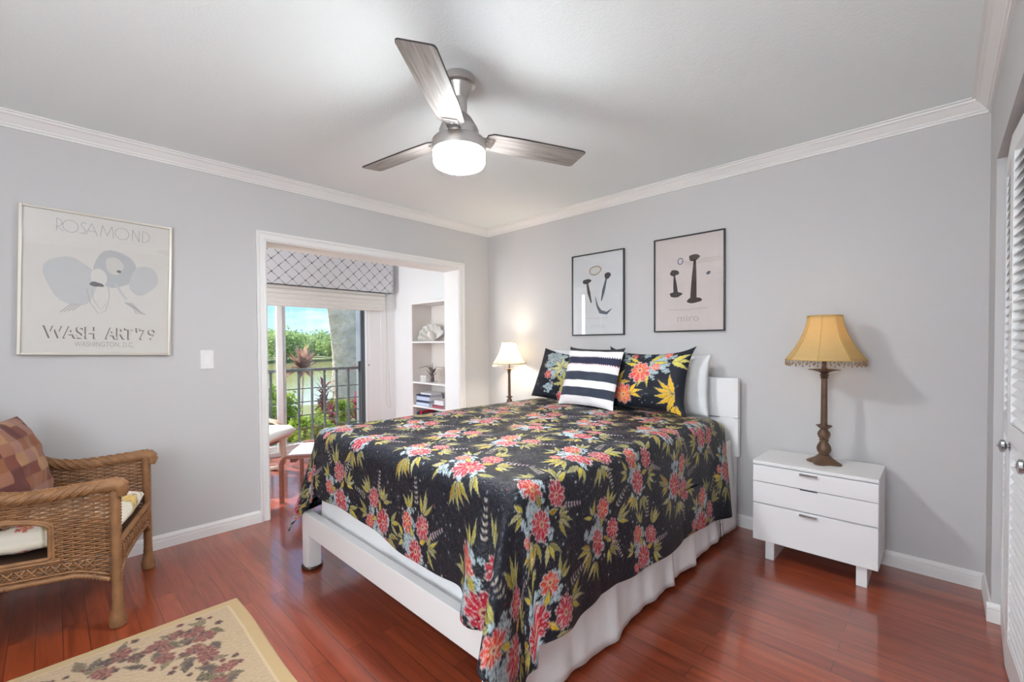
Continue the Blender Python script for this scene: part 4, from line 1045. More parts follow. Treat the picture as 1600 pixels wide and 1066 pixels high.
for sd in (1, -1):
    lg = MB()
    rings_tube(lg, [(sd*HW, 0, 0), (sd*HW, 0, .012), (sd*HW, 0, .04), (sd*HW, 0, .075), (sd*HW, 0, .12), (sd*HW, 0, .30), (sd*HW, 0, .60), (sd*HW, -.004, .635)], [.026, .030, .030, .022, .0185, .0185, .020, .024], 12)
    lg.build('leg', M['wicker'], ch, smooth='full')
    lb = MB(); rings_tube(lb, [(sd*HW*.95, -.62, 0), (sd*HW*.95, -.62, .04), (sd*HW*.95, -.62, .09), (sd*HW*.95, -.62, .30), (sd*HW*.95, -.64, .86)], [.028, .030, .020, .018, .018], 10)
    lb.build('leg', M['wicker'], ch, smooth='full')
    hole = lambda u, v: -.56 < u < -.215 and v < .525-.10*max(0, (abs(u+.3875)-.11)/.0625)**2*.5 and v > .352
    sp_ = MB(); weave(sp_, lambda u, v, o: (sd*(HW+o), u, v), -.60, -.016, .215, .86, hole=hole, vmax=lambda u: interp(ARM, u)-.015, vmin=lambda u: .262 if u < -.15 else .262-.045*((u+.15)/.13)**1.5)
    sp_.build('side_panel', M['wicker'], ch, smooth='full')
    ar = MB()
    N_ = 34
    pts = [(sd*(HW+.006), -.62+.62*i/N_, interp(ARM, -.62+.62*i/N_)-.012) for i in range(N_+1)]
    pts += [(sd*(HW+.006), .018, .630), (sd*(HW+.004), .026, .610), (sd*HW, .020, .585)]
    rings_tube(ar, pts, [.026]*(N_-4)+[.027, .028, .030, .031, .031]+[.030, .025, .019], 10)
    for q in range(6):    # braid laid over the roll
        a = q*PI/3; ar.tube([(p[0]+sd*(.027*math.cos(a+i*.55)), p[1], p[2]+.027*math.sin(a+i*.55)) for i, p in enumerate(pts[:N_])], .0036, 5)
    ar.build('arm', M['wicker'], ch, smooth='full')
    tr = MB()
    loop = [(sd*(HW+.003), u, .352) for u in np.linspace(-.56, -.22, 12)]+[(sd*(HW+.003), -.212+.0*t, .36+.12*t) for t in np.linspace(0, 1, 6)]+[(sd*(HW+.003), -.3875+.175*math.cos(a), .48+.047*math.sin(a)) for a in np.linspace(0, PI, 16)]+[(sd*(HW+.003), -.5625, .48-.12*t) for t in np.linspace(.1, .95, 6)]
    tr.tube(loop, .009, 7, True); tr.tube([(p[0]+sd*.002, -.3875+(p[1]+.3875)*1.06, .445+(p[2]-.445)*1.10) for p in loop], .006, 6, True)
    bot = [(sd*(HW+.002), u, .262 if u < -.15 else .262-.045*((u+.15)/.13)**1.5) for u in np.linspace(-.60, -.02, 30)]
    rings_tube(tr, bot, .012, 8); tr.tube([(p[0]+sd*.006, p[1], p[2]+.022) for p in bot], .005, 6); tr.tube([(p[0]+sd*.006, p[1], p[2]+.078) for p in bot[:22]], .006, 6)
    for i in range(14):
        u = -.57+.036*i
        if u < -.06:
            zb = .285; tr.tube([(sd*(HW+.007), u, zb), (sd*(HW+.009), u+.016, zb+.02), (sd*(HW+.007), u+.032, zb)], .0045, 5); tr.tube([(sd*(HW+.007), u, zb+.04), (sd*(HW+.009), u+.016, zb+.02), (sd*(HW+.007), u+.032, zb+.04)], .0045, 5)
    tr.build('woven_trim', M['wicker'], ch, smooth='full')
ap = MB()
arch = lambda x: .262+.020*math.cos(x/HW*PI/2)-.05*max(0, abs(x)/HW-.72)/.28
weave(ap, lambda u, v, o: (u, .004+o, v), -HW+.015, HW-.015, .20, .375, vmin=arch, stake=.03)
rings_tube(ap, [(x, .006, arch(x)) for x in np.linspace(-HW+.012, HW-.012, 24)], .011, 8)
rings_tube(ap, [(x, .008, .372) for x in np.linspace(-HW+.01, HW-.01, 14)], .012, 8)
for i in range(15):
    x = -HW+.03+i*.036
    ap.tube([(x, .014, .300), (x+.022, .017, .326), (x+.010, .014, .352)], .0055, 5); ap.tube([(x+.024, .014, .300), (x, .015, .326), (x+.022, .014, .352)], .0045, 5)
ap.build('front_apron', M['wicker'], ch, smooth='full')
bk = MB(); weave(bk, lambda u, v, o: (u, -.635+o, v), -HW, HW, .26, .90, dv=.011)
rings_tube(bk, [(-HW, -.63, .88), (-HW*.6, -.65, .93), (0, -.655, .945), (HW*.6, -.65, .93), (HW, -.63, .88)], .026, 10)
bk.build('back_panel', M['wicker'], ch, smooth='full')
MB().box(-HW+.01, HW-.01, -.62, -.01, .335, .352).build('seat_deck', M['wicker_dark'], ch)
# seat cushion and back pillow rest in the chair
CM = ch.matrix_basis.copy() if False else Matrix.Translation((.5365, -2.9415, 0)) @ Matrix.Rotation(-.297, 4, 'Z')
M['cushion'] = paint_mat('cream_floral_cushion', .85, (40, .2, .004), .1, .2)
def seat_print(xs, ys):
    p = Print(xs, ys, lin(232, 224, 208)); p.r = np.random.default_rng(3); R = p.r
    red, yel, drk, blu, pk = lin(186, 62, 56), lin(216, 184, 110), lin(62, 48, 46), lin(176, 194, 206), lin(196, 106, 96)
    for i in range(26):
        x, y = R.uniform(-.27, .27), R.uniform(-.3, .3); a = R.uniform(0, 6)
        p.leaf(x, y, R.uniform(.10, .16), R.uniform(.018, .032), a, [red, yel, drk, blu, pk, yel][i % 6], lin(236, 228, 214), R.uniform(-.3, .3))
    for i in range(9): p.flower(R.uniform(-.25, .25), R.uniform(-.28, .28), R.uniform(.04, .065), R.uniform(0, 6), 6, [red, pk][i % 2], lin(220, 120, 96), lin(238, 226, 210), yel)
    return p
o = pillow('seat_cushion', .525, .565, .135, M['cushion'], CM @ Matrix.Translation((0, -.288, .4285)) @ Matrix.Rotation(-PI/2, 4, 'X') @ Matrix.Rotation(PI, 4, 'Z') @ Matrix.Rotation(PI, 4, 'Y'), seat_print, .006, .0, 11, pinch=.0, box=.3)
tag(o, 'cream seat cushion with red and yellow leaves on the wicker armchair', 'cushion')
M['plaid'] = paint_mat('muted_plaid_pillow', .85, (90, .3, .003), .1, .2)
def plaid_print(xs, ys):
    p = Print(xs, ys, lin(150, 104, 84)); R = np.random.default_rng(6)
    cs = [lin(150, 104, 84), lin(122, 72, 62), lin(168, 128, 96), lin(104, 62, 58), lin(140, 92, 66), lin(156, 116, 104)]
    i = ((xs-xs[0])/.058).astype(int); j = ((ys-ys[0])/.058).astype(int)
    T = R.integers(0, 6, (20, 20))
    p.c[:] = np.array(cs)[T[np.ix_(j, i)]]
    return p
o = pillow('throw_pillow', .46, .44, .17, M['plaid'], CM @ Matrix.Translation((.0, -.425, .69)) @ Matrix.Rotation(PI, 4, 'Z') @ Matrix.Rotation(-.26, 4, 'X'), plaid_print, .006, .0, 12, pinch=.02)
tag(o, 'muted red brown plaid pillow leaning in the wicker armchair', 'pillow')

# ------------------------------------------------------------------ sunroom: valance, blind, seat and footstool
M['trellis'] = paint_mat('grey_trellis_fabric', .9, None, 0, .1)
vy = np.arange(-3.35, -.095, .006); vz = np.arange(0, .425, .006)
p = Print(vy, vz, lin(212, 212, 214)); YY, ZZ = np.meshgrid(vy, vz)
a_ = YY/.142+ZZ/.134; b_ = YY/.142-ZZ/.134
da, db = np.abs(a_-np.round(a_)), np.abs(b_-np.round(b_))
p.c = np.where((np.minimum(da, db) < .030)[..., None], lin(132, 132, 136), p.c)
p.c = np.where((np.hypot(da, db) < .085)[..., None], lin(84, 84, 90), p.c)
val = thing('valance', 'pale grey box valance with a dark trellis pattern over the sliding door', 'valance', (SX, 0, 1.905))
P = np.stack([np.full_like(YY, .12), YY, ZZ], -1)
grid_obj('valance_front', P, M['trellis'], p.c, val)
sm = mat('grey_valance_fabric', srgb(206, 206, 208), .9)
MB().box(0, .12, -.10, -.096, 0, .42).box(0, .12, -3.354, -3.35, 0, .42).box(0, .119, -3.35, -.1, .415, .42).build('valance_return', sm, val)
MB().box(.117, .123, -3.35, -.096, -.004, .004).build('welt', M['darkframe'], val)
bl_ = thing('roman_blind', 'raised off white pleated blind stacked under the trellis valance', 'blind', (SX, 0, 1.675))
prof = [(.012, 0)]
for i in range(9): prof += [(.062+.010*(i % 2), .002+.026*i), (.072-.010*(i % 2), .014+.026*i)]
prof += [(.06, .24), (.012, .24)]
MB().prism([(x_, z_) for x_, z_ in prof], 1, -3.3, -.185).build('pleated_shade', mat('off_white_blind_fabric', srgb(222, 219, 212), .9, noise=(40, .06)), bl_)
cord = [(.066, -.178+.012*(1-t), .23-1.42*t) for t in np.linspace(0, 1, 14)]+[(.066, -.160, -1.24), (.066, -.137, -1.26), (.066, -.118, -1.235)]+[(.066, -.125-.05*(1-t), .23-1.42*t) for t in np.linspace(.97, 0, 14)]
MB().tube(cord, .0035, 6).build('pull_cord', mat('beige_pull_cord', srgb(206, 200, 190), .8), bl_, smooth='full')

ot = thing('footstool', 'white cushioned footstool with bent reddish wood legs in the sunroom', 'footstool', (-.29, -1.97, 0), math.atan2(.81, .58))
# local x along the bent side frames, local y towards the window side
def bent(y, L_, h, w=.045, th=.022):
    path = [(0, 0)]+[(0, z) for z in (.1, .2, .27)]+[(.06-.06*math.cos(a), h-.06+.06*math.sin(a)) for a in np.linspace(0, PI/2, 7)]+[(L_/2, h)]+[(L_-.06+.06*math.sin(a), h-.06+.06*math.cos(a)) for a in np.linspace(0, PI/2, 7)]+[(L_, z) for z in (.27, .2, .1, 0)]
    rings = []
    for i, (x_, z_) in enumerate(path):
        p0, p1 = path[max(i-1, 0)], path[min(i+1, len(path)-1)]
        d = Vector((p1[0]-p0[0], p1[1]-p0[1])).normalized(); n_ = Vector((-d.y, d.x))
        rings.append([(x_+n_.x*th/2, y-w/2, z_+n_.y*th/2), (x_+n_.x*th/2, y+w/2, z_+n_.y*th/2), (x_-n_.x*th/2, y+w/2, z_-n_.y*th/2), (x_-n_.x*th/2, y-w/2, z_-n_.y*th/2)])
    return MB().loft(rings)
for y_ in (0, .56): bent(y_, .50, .362).build('bent_leg_frame', M['beech'], ot, smooth=True)
MB().box(.06, .10, .02, .54, .31, .335).box(.40, .44, .02, .54, .31, .335).build('cross_bar', M['beech'], ot)
cu = MB()
rg = []
for i in range(12):
    t = i/11; e = math.sin(PI*min(max(t*1.0, .03), .97))**.35
    yv = .026+.508*t
    rg.append([(.03+.44*s_, yv, .345+ (.026*e if k == 0 else -.020*e)+(.012*e*math.sin(PI*s_) if k == 0 else 0)) for k, ss in ((0, np.linspace(0, 1, 10)), (1, np.linspace(1, 0, 10))) for s_ in ss])
cu.loft(rg).build('seat_pad', M['cushion_white'], ot, smooth='full')

lc = thing('lounge_chair', 'white cushioned bentwood lounge chair half hidden by the opening in the sunroom', 'chair', (-1.33, -2.10, 0), math.atan2(.66, .75)-PI/2)
# local y = facing, x to the right of the sitter
def ribbon(path, x, w, th):
    rings = []
    for i, (y_, z_) in enumerate(path):
        p0, p1 = path[max(i-1, 0)], path[min(i+1, len(path)-1)]
        d = Vector((p1[0]-p0[0], p1[1]-p0[1])).normalized(); n_ = Vector((-d.y, d.x))
        rings.append([(x-w/2, y_+n_.x*th/2, z_+n_.y*th/2), (x+w/2, y_+n_.x*th/2, z_+n_.y*th/2), (x+w/2, y_-n_.x*th/2, z_-n_.y*th/2), (x-w/2, y_-n_.x*th/2, z_-n_.y*th/2)])
    return MB().loft(rings)
side = [(-.40, .012), (-.2, .012), (.10, .012), (.24, .014), (.32, .03), (.365, .07), (.375, .13), (.36, .25), (.345, .40), (.325, .455), (.28, .485), (.2, .498), (.0, .50), (-.2, .49), (-.36, .47)]
for x_ in (-.31, .31): ribbon(side, x_, .06, .026).build('bent_arm_frame', M['beech_overlit'], lc, smooth=True)
MB().box(-.3, .3, .20, .24, .26, .285).box(-.3, .3, -.25, -.21, .24, .265).build('cross_bar', M['beech'], lc)
seatp = [(.50, .385), (.46, .415), (.2, .415), (.0, .375), (-.2, .345), (-.30, .40), (-.40, .62), (-.52, .95)]
ribbon(seatp, 0, .53, .085).build('cushion', M['cushion_white'], lc, smooth='full')
ribbon([(.36, .30), (.2, .33), (0, .31), (-.2, .28), (-.33, .36), (-.44, .60), (-.55, .93)], 0, .50, .02).build('seat_frame', M['beech'], lc, smooth=True)

# ------------------------------------------------------------------ bookcase and what stands on it
M['cream'] = mat('cream_painted_shelf', srgb(218, 212, 206), .55)
bc = thing('bookcase', 'cream open bookcase against the sunroom end wall behind the bed', 'bookcase', (-.64, -.005, 0))
bw = .387
for x_ in (-bw, bw-.02): MB().box(x_, x_+.02, -.275, -.008, 0, 1.705).build('side_panel', M['cream'], bc, bevel=.001)
MB().box(-bw+.02, bw-.02, -.008, -.001, .02, 1.70).build('back_panel', M['cream'], bc)
MB().box(-bw, bw, -.277, -.001, 1.705, 1.728).build('top_panel', M['trim'], bc, bevel=.001)
for z_ in (1.258, .79, .515, .10): MB().box(-bw+.0205, bw-.0205, -.276, -.009, z_, z_+.018).build('shelf', M['trim'], bc, bevel=.001)
S1, S2, S3, S4 = 1.276, .808, .533, .118
def solid(name, mb, m, label, cat, group=None, loc=None, **kw):
    o = mb.build(name, m, loc=loc, **kw); return tag(o, label, cat, group)
pearl = mat('pearly_shell', srgb(206, 202, 196), .35, noise=(9, .28), bump=(22, .5, .01))
# large shell: ribbed fan bowl standing on its edge
v = []; f = []; nu, nv = 40, 18
for j in range(nv):
    s_ = .04+.96*j/(nv-1)
    for i in range(nu):
        a = -1.35+2.7*i/(nu-1); rr = .20*s_*(1+.05*math.cos(a*16)*s_+.10*math.cos(a))
        X_ = rr*math.sin(a)*.86; Z_ = rr*math.cos(a)*.98
        D_ = .07*(1-s_**2)*math.cos(a*.8)+.004*math.cos(a*16)*s_
        v.append((X_, D_, Z_))
for j in range(nv-1):
    for i in range(nu-1): f.append((j*nu+i, j*nu+i+1, (j+1)*nu+i+1, (j+1)*nu+i))
mb = MB(); mb.v = v; mb.f = f; mb.xf(Matrix.Scale(.94, 4) @ Matrix.Rotation(.60, 4, 'Z') @ Matrix.Rotation(-.25, 4, 'X') @ Matrix.Rotation(-.25, 4, 'Y'))
zlo = min(p[2] for p in mb.v)
o = solid('seashell', mb, pearl, 'large pearly seashell on the upper bookcase shelf', 'seashell', loc=(-.80, -.155, S1-zlo), smooth='full'); so = o.modifiers.new('thick', 'SOLIDIFY'); so.thickness = .006
sp2 = []
for i in range(40):
    t = i/39; a = t*5.2*PI; q = .052*(1-t)+.004; sp2.append((q*math.cos(a)*.6, q*math.sin(a)*.6, .045*t))
mb = MB(); mb.tube(sp2, [.030*(1-i/39)+.004 for i in range(40)], 10); mb.xf(Matrix.Rotation(1.2, 4, 'Y'))
zlo = min(p[2] for p in mb.v)
solid('spiral_shell', mb, mat('ivory_shell', srgb(226, 220, 212), .4, noise=(14, .12)), 'small ivory spiral shell in front of the large shell', 'seashell', loc=(-.70, -.235, S1-zlo), smooth='full')
pf = thing('small_picture_frame', 'small white framed photo at the right behind the large shell', 'picture frame', (-.565, -.085, S1), .25)
fm = MB()
for a, b, c, d in ((-.06, -.05, 0, .20), (.05, .06, 0, .20), (-.05, .05, 0, .012), (-.05, .05, .188, .20)): fm.box(a, b, -.012, 0, c, d)
fm.build('picture_frame', M['white'], pf); MB().box(-.05, .05, -.006, -.001, .012, .188).build('print_sheet', mat('dim_photo', srgb(120, 112, 98), .5, noise=(22, .6)), pf)
for chh in pf.children: chh.rotation_euler = (-.12, 0, 0)
tw = MB()
rr_ = np.random.default_rng(4)
tw.tube([(0, 0, 0), (.006, .003, .05), (-.004, 0, .10), (.004, 0, .15)], [.022, .018, .014, .010], 10)
for i in range(16):
    a = rr_.uniform(0, 2*PI); h = rr_.uniform(.04, .15); l = rr_.uniform(.03, .09)
    tw.tube([(0, 0, h), (.4*l*math.cos(a), .4*l*math.sin(a), h+.3*l), (l*.9*math.cos(a), l*.7*math.sin(a), h+.8*l)], [.007, .005, .002], 5)
tw.tube([(0, 0, .14), (-.08, -.02, .18), (-.16, -.04, .165), (-.20, -.05, .15)], [.004, .0035, .003, .0015], 5)
solid('driftwood_ornament', tw, mat('brown_driftwood', srgb(104, 88, 84), .7, noise=(40, .4)), 'dark twiggy ornament on the middle bookcase shelf', 'ornament', loc=(-.79, -.16, S2), smooth='full')
cx_ = MB(); cx_.box(-.055, .055, -.035, .035, 0, .075)
for i in range(5): cx_.tube([(-.05+.025*i, -.036, .01), (-.045+.022*i, -.040, .04), (-.05+.025*i, -.036, .066)], .006, 6)
solid('coral_block', cx_, mat('white_coral', srgb(222, 218, 214), .8, noise=(50, .2), bump=(60, .8, .006)), 'small white coral block left of the twiggy ornament', 'ornament', loc=(-.86, -.20, S2), bevel=.006)
bk_ = MB(); weave(bk_, lambda u, v, o: ((.075+.02*v/.18+o)*math.cos(u/.085), (.075+.02*v/.18+o)*math.sin(u/.085), v), 0, 2*PI*.085, .004, .165, dv=.014, r=.006, amp=.006, stake=.0267)
bk_.tube([(.095*math.cos(a), .095*math.sin(a), .168) for a in np.linspace(0, 2*PI, 30)[:-1]], .008, 6, True); bk_.lathe([(.074, 0), (.078, .004), (0, .005)], 24)
solid('woven_basket', bk_, mat('whitewashed_basket', srgb(206, 196, 186), .8, noise=(40, .25)), 'whitewashed woven basket at the right of the middle shelf', 'basket', loc=(-.56, -.15, S2), smooth='full')
def book(loc, w, d, h, cov, label, group, rot=0, spine_front=True):
    t = thing('book', label, 'book', loc, rot, group)
    MB().box(-w/2, w/2, -d/2, d/2, 0, .003).box(-w/2, w/2, -d/2, d/2, h-.003, h).box(-w/2, w/2, -d/2, -d/2+.003, 0, h).build('cover', cov, t)
    MB().box(-w/2+.004, w/2-.004, -d/2+.003, d/2-.004, .003, h-.003).build('pages', M['linen'], t)
    return t
cw, cb, cp, cn = ink('white_book_cover', 226, 226, 228), ink('navy_book_cover', 78, 86, 116), ink('pink_book_cover', 176, 96, 108), ink('pale_blue_cover', 190, 202, 222)
gB = 'books stacked flat on the lower bookcase shelf'
book((-.86, -.15, S3), .26, .20, .040, cn, 'pale blue book at the bottom of the left stack on the bookcase', gB)
book((-.86, -.15, S3+.0405), .25, .19, .018, cb, 'thin navy book second from the bottom of the left stack', gB)
book((-.855, -.15, S3+.059), .25, .19, .050, cn, 'thick pale blue book in the middle of the left stack', gB)
book((-.855, -.15, S3+.1095), .255, .195, .016, cb, 'navy book under the white one near the top of the left stack', gB)
book((-.82, -.155, S3+.126), .20, .15, .028, cw, 'small white book on top of the left stack', gB)
book((-.57, -.16, S3), .20, .18, .028, cp, 'pink book at the bottom of the right stack on the bookcase', gB)
book((-.56, -.16, S3+.0285), .17, .16, .060, cw, 'thick white book on the pink one in the right stack', gB)
gU = 'upright books on the bookcase shelf behind the quilt'
x_ = -.98
for w_, h_, c_, l_ in ((.035, .33, cb, 'tall navy book standing leftmost on the shelf behind the quilt'), (.028, .345, ink('black_book_cover', 52, 50, 58), 'tall black book standing beside the navy one behind the quilt'), (.045, .355, ink('crimson_book_cover', 170, 40, 60), 'crimson book standing between dark books behind the quilt'), (.04, .335, ink('charcoal_book_cover', 46, 48, 60), 'charcoal book standing right of the crimson one behind the quilt'), (.05, .325, ink('dark_blue_cover', 60, 64, 90), 'dark blue book standing rightmost behind the quilt')):
    t = thing('book', l_, 'book', (x_+w_/2, -.15, S4), 0, gU)
    MB().box(-w_/2, -w_/2+.003, -.1, .1, 0, h_).box(w_/2-.003, w_/2, -.1, .1, 0, h_).box(-w_/2, w_/2, -.1, -.097, 0, h_).build('cover', c_, t)
    MB().box(-w_/2+.003, w_/2-.003, -.097, .097, .003, h_-.004).build('pages', M['linen'], t)
    x_ += w_+.002
# ------------------------------------------------------------------ outside: railing, planting, pond
def leafy(name, c1, c2, rough=.7):
    m = bpy.data.materials.new(name); m.use_nodes = True
    t = m.node_tree; t.nodes.remove(t.nodes['Principled BSDF']); o = t.nodes['Material Output']
    c = N(t, 'ShaderNodeTexCoord'); n = N(t, 'ShaderNodeTexNoise', Scale=5.0, Detail=3.0)
    cr = N(t, 'ShaderNodeValToRGB'); cr.color_ramp.elements[0].position = .35; cr.color_ramp.elements[0].color = c1; cr.color_ramp.elements[1].position = .65; cr.color_ramp.elements[1].color = c2
    t.links.new(c.outputs['Object'], n.inputs['Vector']); t.links.new(n.outputs['Fac'], cr.inputs[0])
    d = N(t, 'ShaderNodeBsdfDiffuse'); tl = N(t, 'ShaderNodeBsdfTranslucent'); ms = N(t, 'ShaderNodeMixShader'); ms.inputs[0].default_value = .4
    for x in (d, tl): t.links.new(cr.outputs[0], x.inputs[0])
    t.links.new(d.outputs[0], ms.inputs[1]); t.links.new(tl.outputs[0], ms.inputs[2]); t.links.new(ms.outputs[0], o.inputs['Surface'])
    return m
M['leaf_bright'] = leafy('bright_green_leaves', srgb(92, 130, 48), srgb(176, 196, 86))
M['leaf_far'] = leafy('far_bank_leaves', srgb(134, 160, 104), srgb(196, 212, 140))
M['leaf_red'] = leafy('red_cordyline_leaves', srgb(120, 56, 66), srgb(186, 98, 104))
M['leaf_brown'] = leafy('faded_cordyline_leaves', srgb(126, 96, 88), srgb(170, 134, 118))
M['lawn'] = mat('bank_soil_and_grass', srgb(112, 118, 70), .95, noise=(3, .35), bump=(20, .6, .05))
M['water'] = mat('pond_water', srgb(176, 166, 112), .08, spec=.6, noise=(.4, .2), bump=(5, .15, .05))
g = MB(); rows = []
for X_ in (-1.96, -3, -5, -8, -9.6, -10.5, -14):
    zg = {-1.96: -.08, -3: -.12, -5: -.22, -8: -.36, -9.6: -.48, -10.5: -.62, -14: -1.2}[X_]
    rows.append([(X_, y_, zg) for y_ in np.linspace(-14, 22, 20)])
v = [p for r_ in rows for p in r_]; f = [(j*20+i, j*20+i+1, (j+1)*20+i+1, (j+1)*20+i) for j in range(6) for i in range(19)]
mb = MB(); mb.v = v; mb.f = f
struct('ground_bank', mb, M['lawn'], 'grassy bank outside the sunroom')
tag(MB().box(-46, -9.0, -20, 70, -.60, -.55).build('pond', M['water']), 'pond with yellowish water beyond the bank', 'pond', None, 'structure')
struct('ground_far_bank', MB().box(-80, -44, -25, 90, -.8, -.30), M['lawn'], 'far bank of the pond')
struct('wall_exterior', MB().box(-2.52, SX-.13, -.215, -.10, -.1, 2.7), M['stucco'], 'grey stucco wing wall outside the sliding door')
struct('floor_patio', MB().box(-2.12, SX-.12, -4.0, -.25, -.1, -.02), M['stucco'], 'narrow concrete step outside the sliding door')

rl = thing('railing', 'dark grey metal railing with square pickets outside the sliding door', 'railing', (-2.0, -.26, -.02))
MB().box(-.025, .025, -3.3, 0, .95, .985).build('top_rail', M['iron'], rl, bevel=.004)
MB().box(-.015, .015, -3.3, 0, .09, .12).build('bottom_rail', M['iron'], rl)
for k in range(21): MB().box(-.011, .011, -.185-.152*k, -.163-.152*k, 0 if k % 8 == 2 else .12, .95).build('picket', M['iron'], rl)
for z_ in (.26, .42, .58, .74): MB().box(-.060, -.052, -3.3, 0, z_-.005, z_+.005).build('crossbar', M['wire'], rl)
for y_ in (-.02, -3.3): MB().box(-.062, .02, y_, y_+.02, 0, .95).build('end_post', M['iron'], rl)

def foliage(n, rad, leaf, m, parent, seed, name='foliage', shell=.55, center=(0, 0, 0), asp=.45):
    r = np.random.default_rng(seed)
    d = r.normal(0, 1, (n, 3)); d /= np.linalg.norm(d, axis=1)[:, None]
    q = d*(shell+(1-shell)*r.random((n, 1)))*np.array(rad)*(1+.18*np.sin(d[:, :1]*7+seed)*np.cos(d[:, 1:2]*6))+np.array(center)
    a = r.normal(0, 1, (n, 3)); a /= np.linalg.norm(a, axis=1)[:, None]
    b = np.cross(a, r.normal(0, 1, (n, 3))); b /= np.linalg.norm(b, axis=1)[:, None]
    s_ = leaf*r.uniform(.6, 1.2, (n, 1))
    P = np.stack([q-a*s_, q-b*s_*asp, q+a*s_, q+b*s_*asp], 1).reshape(-1, 3)
    me = bpy.data.meshes.new(name); me.vertices.add(4*n); me.vertices.foreach_set('co', P.astype(np.float32).ravel())
    me.loops.add(4*n); me.loops.foreach_set('vertex_index', np.arange(4*n, dtype=np.int32)); me.polygons.add(n); me.polygons.foreach_set('loop_start', np.arange(0, 4*n, 4, dtype=np.int32)); me.update(calc_edges=True)
    me.materials.append(m); o = bpy.data.objects.new(name, me); COL.objects.link(o); o.parent = parent
    return o
def bush(loc, rad, n, m, label, seed, leaf=.05):
    t = thing('bush', label, 'bush', loc, 0, 'green bushes behind the railing')
    foliage(n, rad, leaf, m, t, seed, center=(0, 0, rad[2]*.9))
    st_ = MB()
    for i in range(6):
        a = i*PI/3; st_.tube([(0, 0, -.05), (.3*rad[0]*math.cos(a), .3*rad[1]*math.sin(a), rad[2]*.8), (.6*rad[0]*math.cos(a), .6*rad[1]*math.sin(a), rad[2]*1.3)], [.014, .009, .004], 5)
    st_.build('stems', M['bark'], t)
bush((-3.75, -.95, -.14), (.42, .40, .42), 1700, M['leaf_bright'], 'bright green bush behind the left half of the railing', 2)
bush((-3.3, -1.85, -.13), (.40, .44, .36), 1500, M['leaf_bright'], 'bright green bush at the left edge of the opening behind the railing', 3)
bush((-4.5, .42, -.16), (.40, .36, .22), 1000, M['leaf_bright'], 'low green bush under the red cordylines right of centre', 4)
bush((-2.85, -.75, -.12), (.30, .36, .20), 900, M['leaf_bright'], 'low green bush close behind the railing pickets', 5)
def cordyline(loc, h, rad, n, m, label, seed, bare=True):
    t = thing('cordyline', label, 'plant', loc, 0, 'cordyline plants behind the railing')
    r = np.random.default_rng(seed)
    lean = (r.uniform(-.05, .05), r.uniform(-.05, .05))
    MB().tube([(0, 0, -.08), (lean[0]*.5, lean[1]*.5, h*.5), (lean[0], lean[1], h)], [.018, .015, .012], 7).build('stem', M['bark'], t)
    mb = MB()
    for i in range(n):
        a = r.uniform(0, 2*PI); el = r.uniform(.05, 1.35); L_ = rad*r.uniform(.75, 1.15); z0 = h-(0 if bare else r.uniform(0, h*.75))
        w = rad*.075; k = len(mb.v); pts = []
        for j in range(6):
            s_ = j/5; dd = L_*s_
            x_ = lean[0]+dd*math.cos(el)*math.cos(a); y_ = lean[1]+dd*math.cos(el)*math.sin(a); z_ = z0+dd*math.sin(el)-.45*L_*s_*s_*math.cos(el)
            ww = w*math.sin(PI*min(.15+.85*s_, 1))**.7
            mb.v += [(x_-ww*math.sin(a), y_+ww*math.cos(a), z_), (x_+ww*math.sin(a), y_-ww*math.cos(a), z_)]
        for j in range(5): mb.f.append((k+2*j, k+2*j+1, k+2*j+3, k+2*j+2))
    mb.build('leaves', m, t, fix=False)
cordyline((-4.4, -.27, -.19), 1.00, .50, 64, M['leaf_brown'], 'tall faded cordyline rosette rising above the railing left of the tree', 1)
cordyline((-3.4, .26, -.13), .45, .26, 60, M['leaf_red'], 'red cordyline low behind the right railing pickets', 2, False)
cordyline((-3.95, -.02, -.16), .72, .28, 60, M['leaf_red'], 'red cordyline in front of the tree trunk', 3, False)
cordyline((-5.0, 1.22, -.22), 1.05, .45, 50, M['leaf_red'], 'reddish cordyline right of the tree trunk by the stucco wall', 4)
cordyline((-3.3, -.28, -.15), .40, .24, 40, M['leaf_red'], 'small red cordyline in front of the bright bush', 5, False)
cordyline((-5.6, -.75, -.26), .75, .35, 40, M['leaf_brown'], 'faded cordyline at the left edge of the glass', 6)
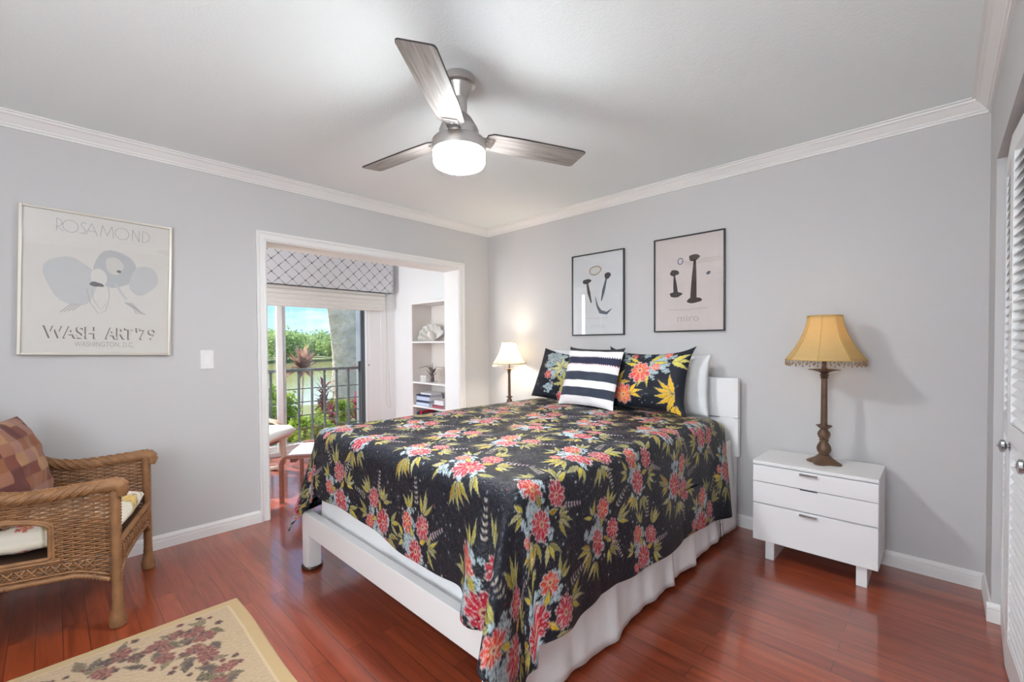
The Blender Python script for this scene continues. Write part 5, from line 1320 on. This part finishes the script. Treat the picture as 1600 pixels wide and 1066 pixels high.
# big tree: trunk with a fork, crown above the frame
tr = thing('tree', 'large grey forked tree trunk behind the railing', 'tree', (-6, 1.36, -.3))
mb = MB()
def limb(pts, rs, seed):
    n = 20; r = np.random.default_rng(seed); P = [Vector(p) for p in pts]; ph = r.uniform(0, 6, 3); rings = []
    m = 22; ts = np.linspace(0, 1, len(P))
    for j in range(m):
        t = j/(m-1); c = Vector([float(np.interp(t, ts, [p[k] for p in P])) for k in range(3)]); rr = float(np.interp(t, ts, rs))
        rings.append([(c.x+rr*(1+.06*math.sin(3*a+ph[0]+4*t)+.05*math.sin(5*a+ph[1]-3*t))*math.cos(a), c.y+rr*(1+.06*math.sin(3*a+ph[0]+4*t)+.05*math.sin(5*a+ph[1]-3*t))*math.sin(a), c.z) for a in np.linspace(0, 2*PI, n, endpoint=False)])
    return MB().loft(rings)
limb([(0, .05, -.2), (0, .02, .3), (0, 0, 1.2), (.05, -.12, 2.1), (.1, -.35, 3.2), (.2, -.7, 5.2)], [.52, .40, .33, .30, .26, .18], 1).build('trunk', M['bark'], tr, smooth='full')
limb([(0, .10, 1.0), (.05, .24, 1.7), (.1, .36, 2.3), (.1, .5, 3.2), (.1, 1.0, 5.2)], [.20, .19, .17, .15, .10], 2).build('branch', M['bark'], tr, smooth='full')
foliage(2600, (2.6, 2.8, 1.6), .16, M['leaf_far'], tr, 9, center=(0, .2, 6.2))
k_ = np.random.default_rng(21)
ys_ = [8.9, 12.6, 16.8, 13.9, 18.6, 23.9, 19.7, 25.6, 32.4, 26.6, 34.1]
for i, y_ in enumerate(ys_):
    hh_ = [3.3, 3.6, 3.5, 3.4, 3.0, 3.3, 2.8, 3.1, 3.4, 3.5, 3.6][i]
    t = thing('bank_tree', ['round leafy tree on the far bank of the pond, leftmost of the row', 'second leafy tree from the left on the far bank', 'third leafy tree from the left on the far bank', 'leafy tree on the far bank behind the left glass panel', 'leafy tree on the far bank behind the white door stile', 'leafy tree on the far bank behind the tall faded cordyline', 'leafy tree on the far bank right of the tall cordyline', 'leafy tree on the far bank left of the big trunk', 'leafy tree on the far bank partly behind the big trunk', 'leafy tree on the far bank right of the big trunk', 'leafy tree on the far bank, rightmost behind the stucco wall'][i], 'tree', (-46-7.5*(i % 3), y_, -.3), 0, 'trees on the far bank')
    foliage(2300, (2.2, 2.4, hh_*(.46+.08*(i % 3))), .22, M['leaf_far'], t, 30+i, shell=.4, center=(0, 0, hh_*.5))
    MB().tube([(0, 0, -.1), (.05, 0, hh_*.4), (0, .05, hh_*.8)], [.16, .12, .05], 8).build('trunk', M['bark'], t)
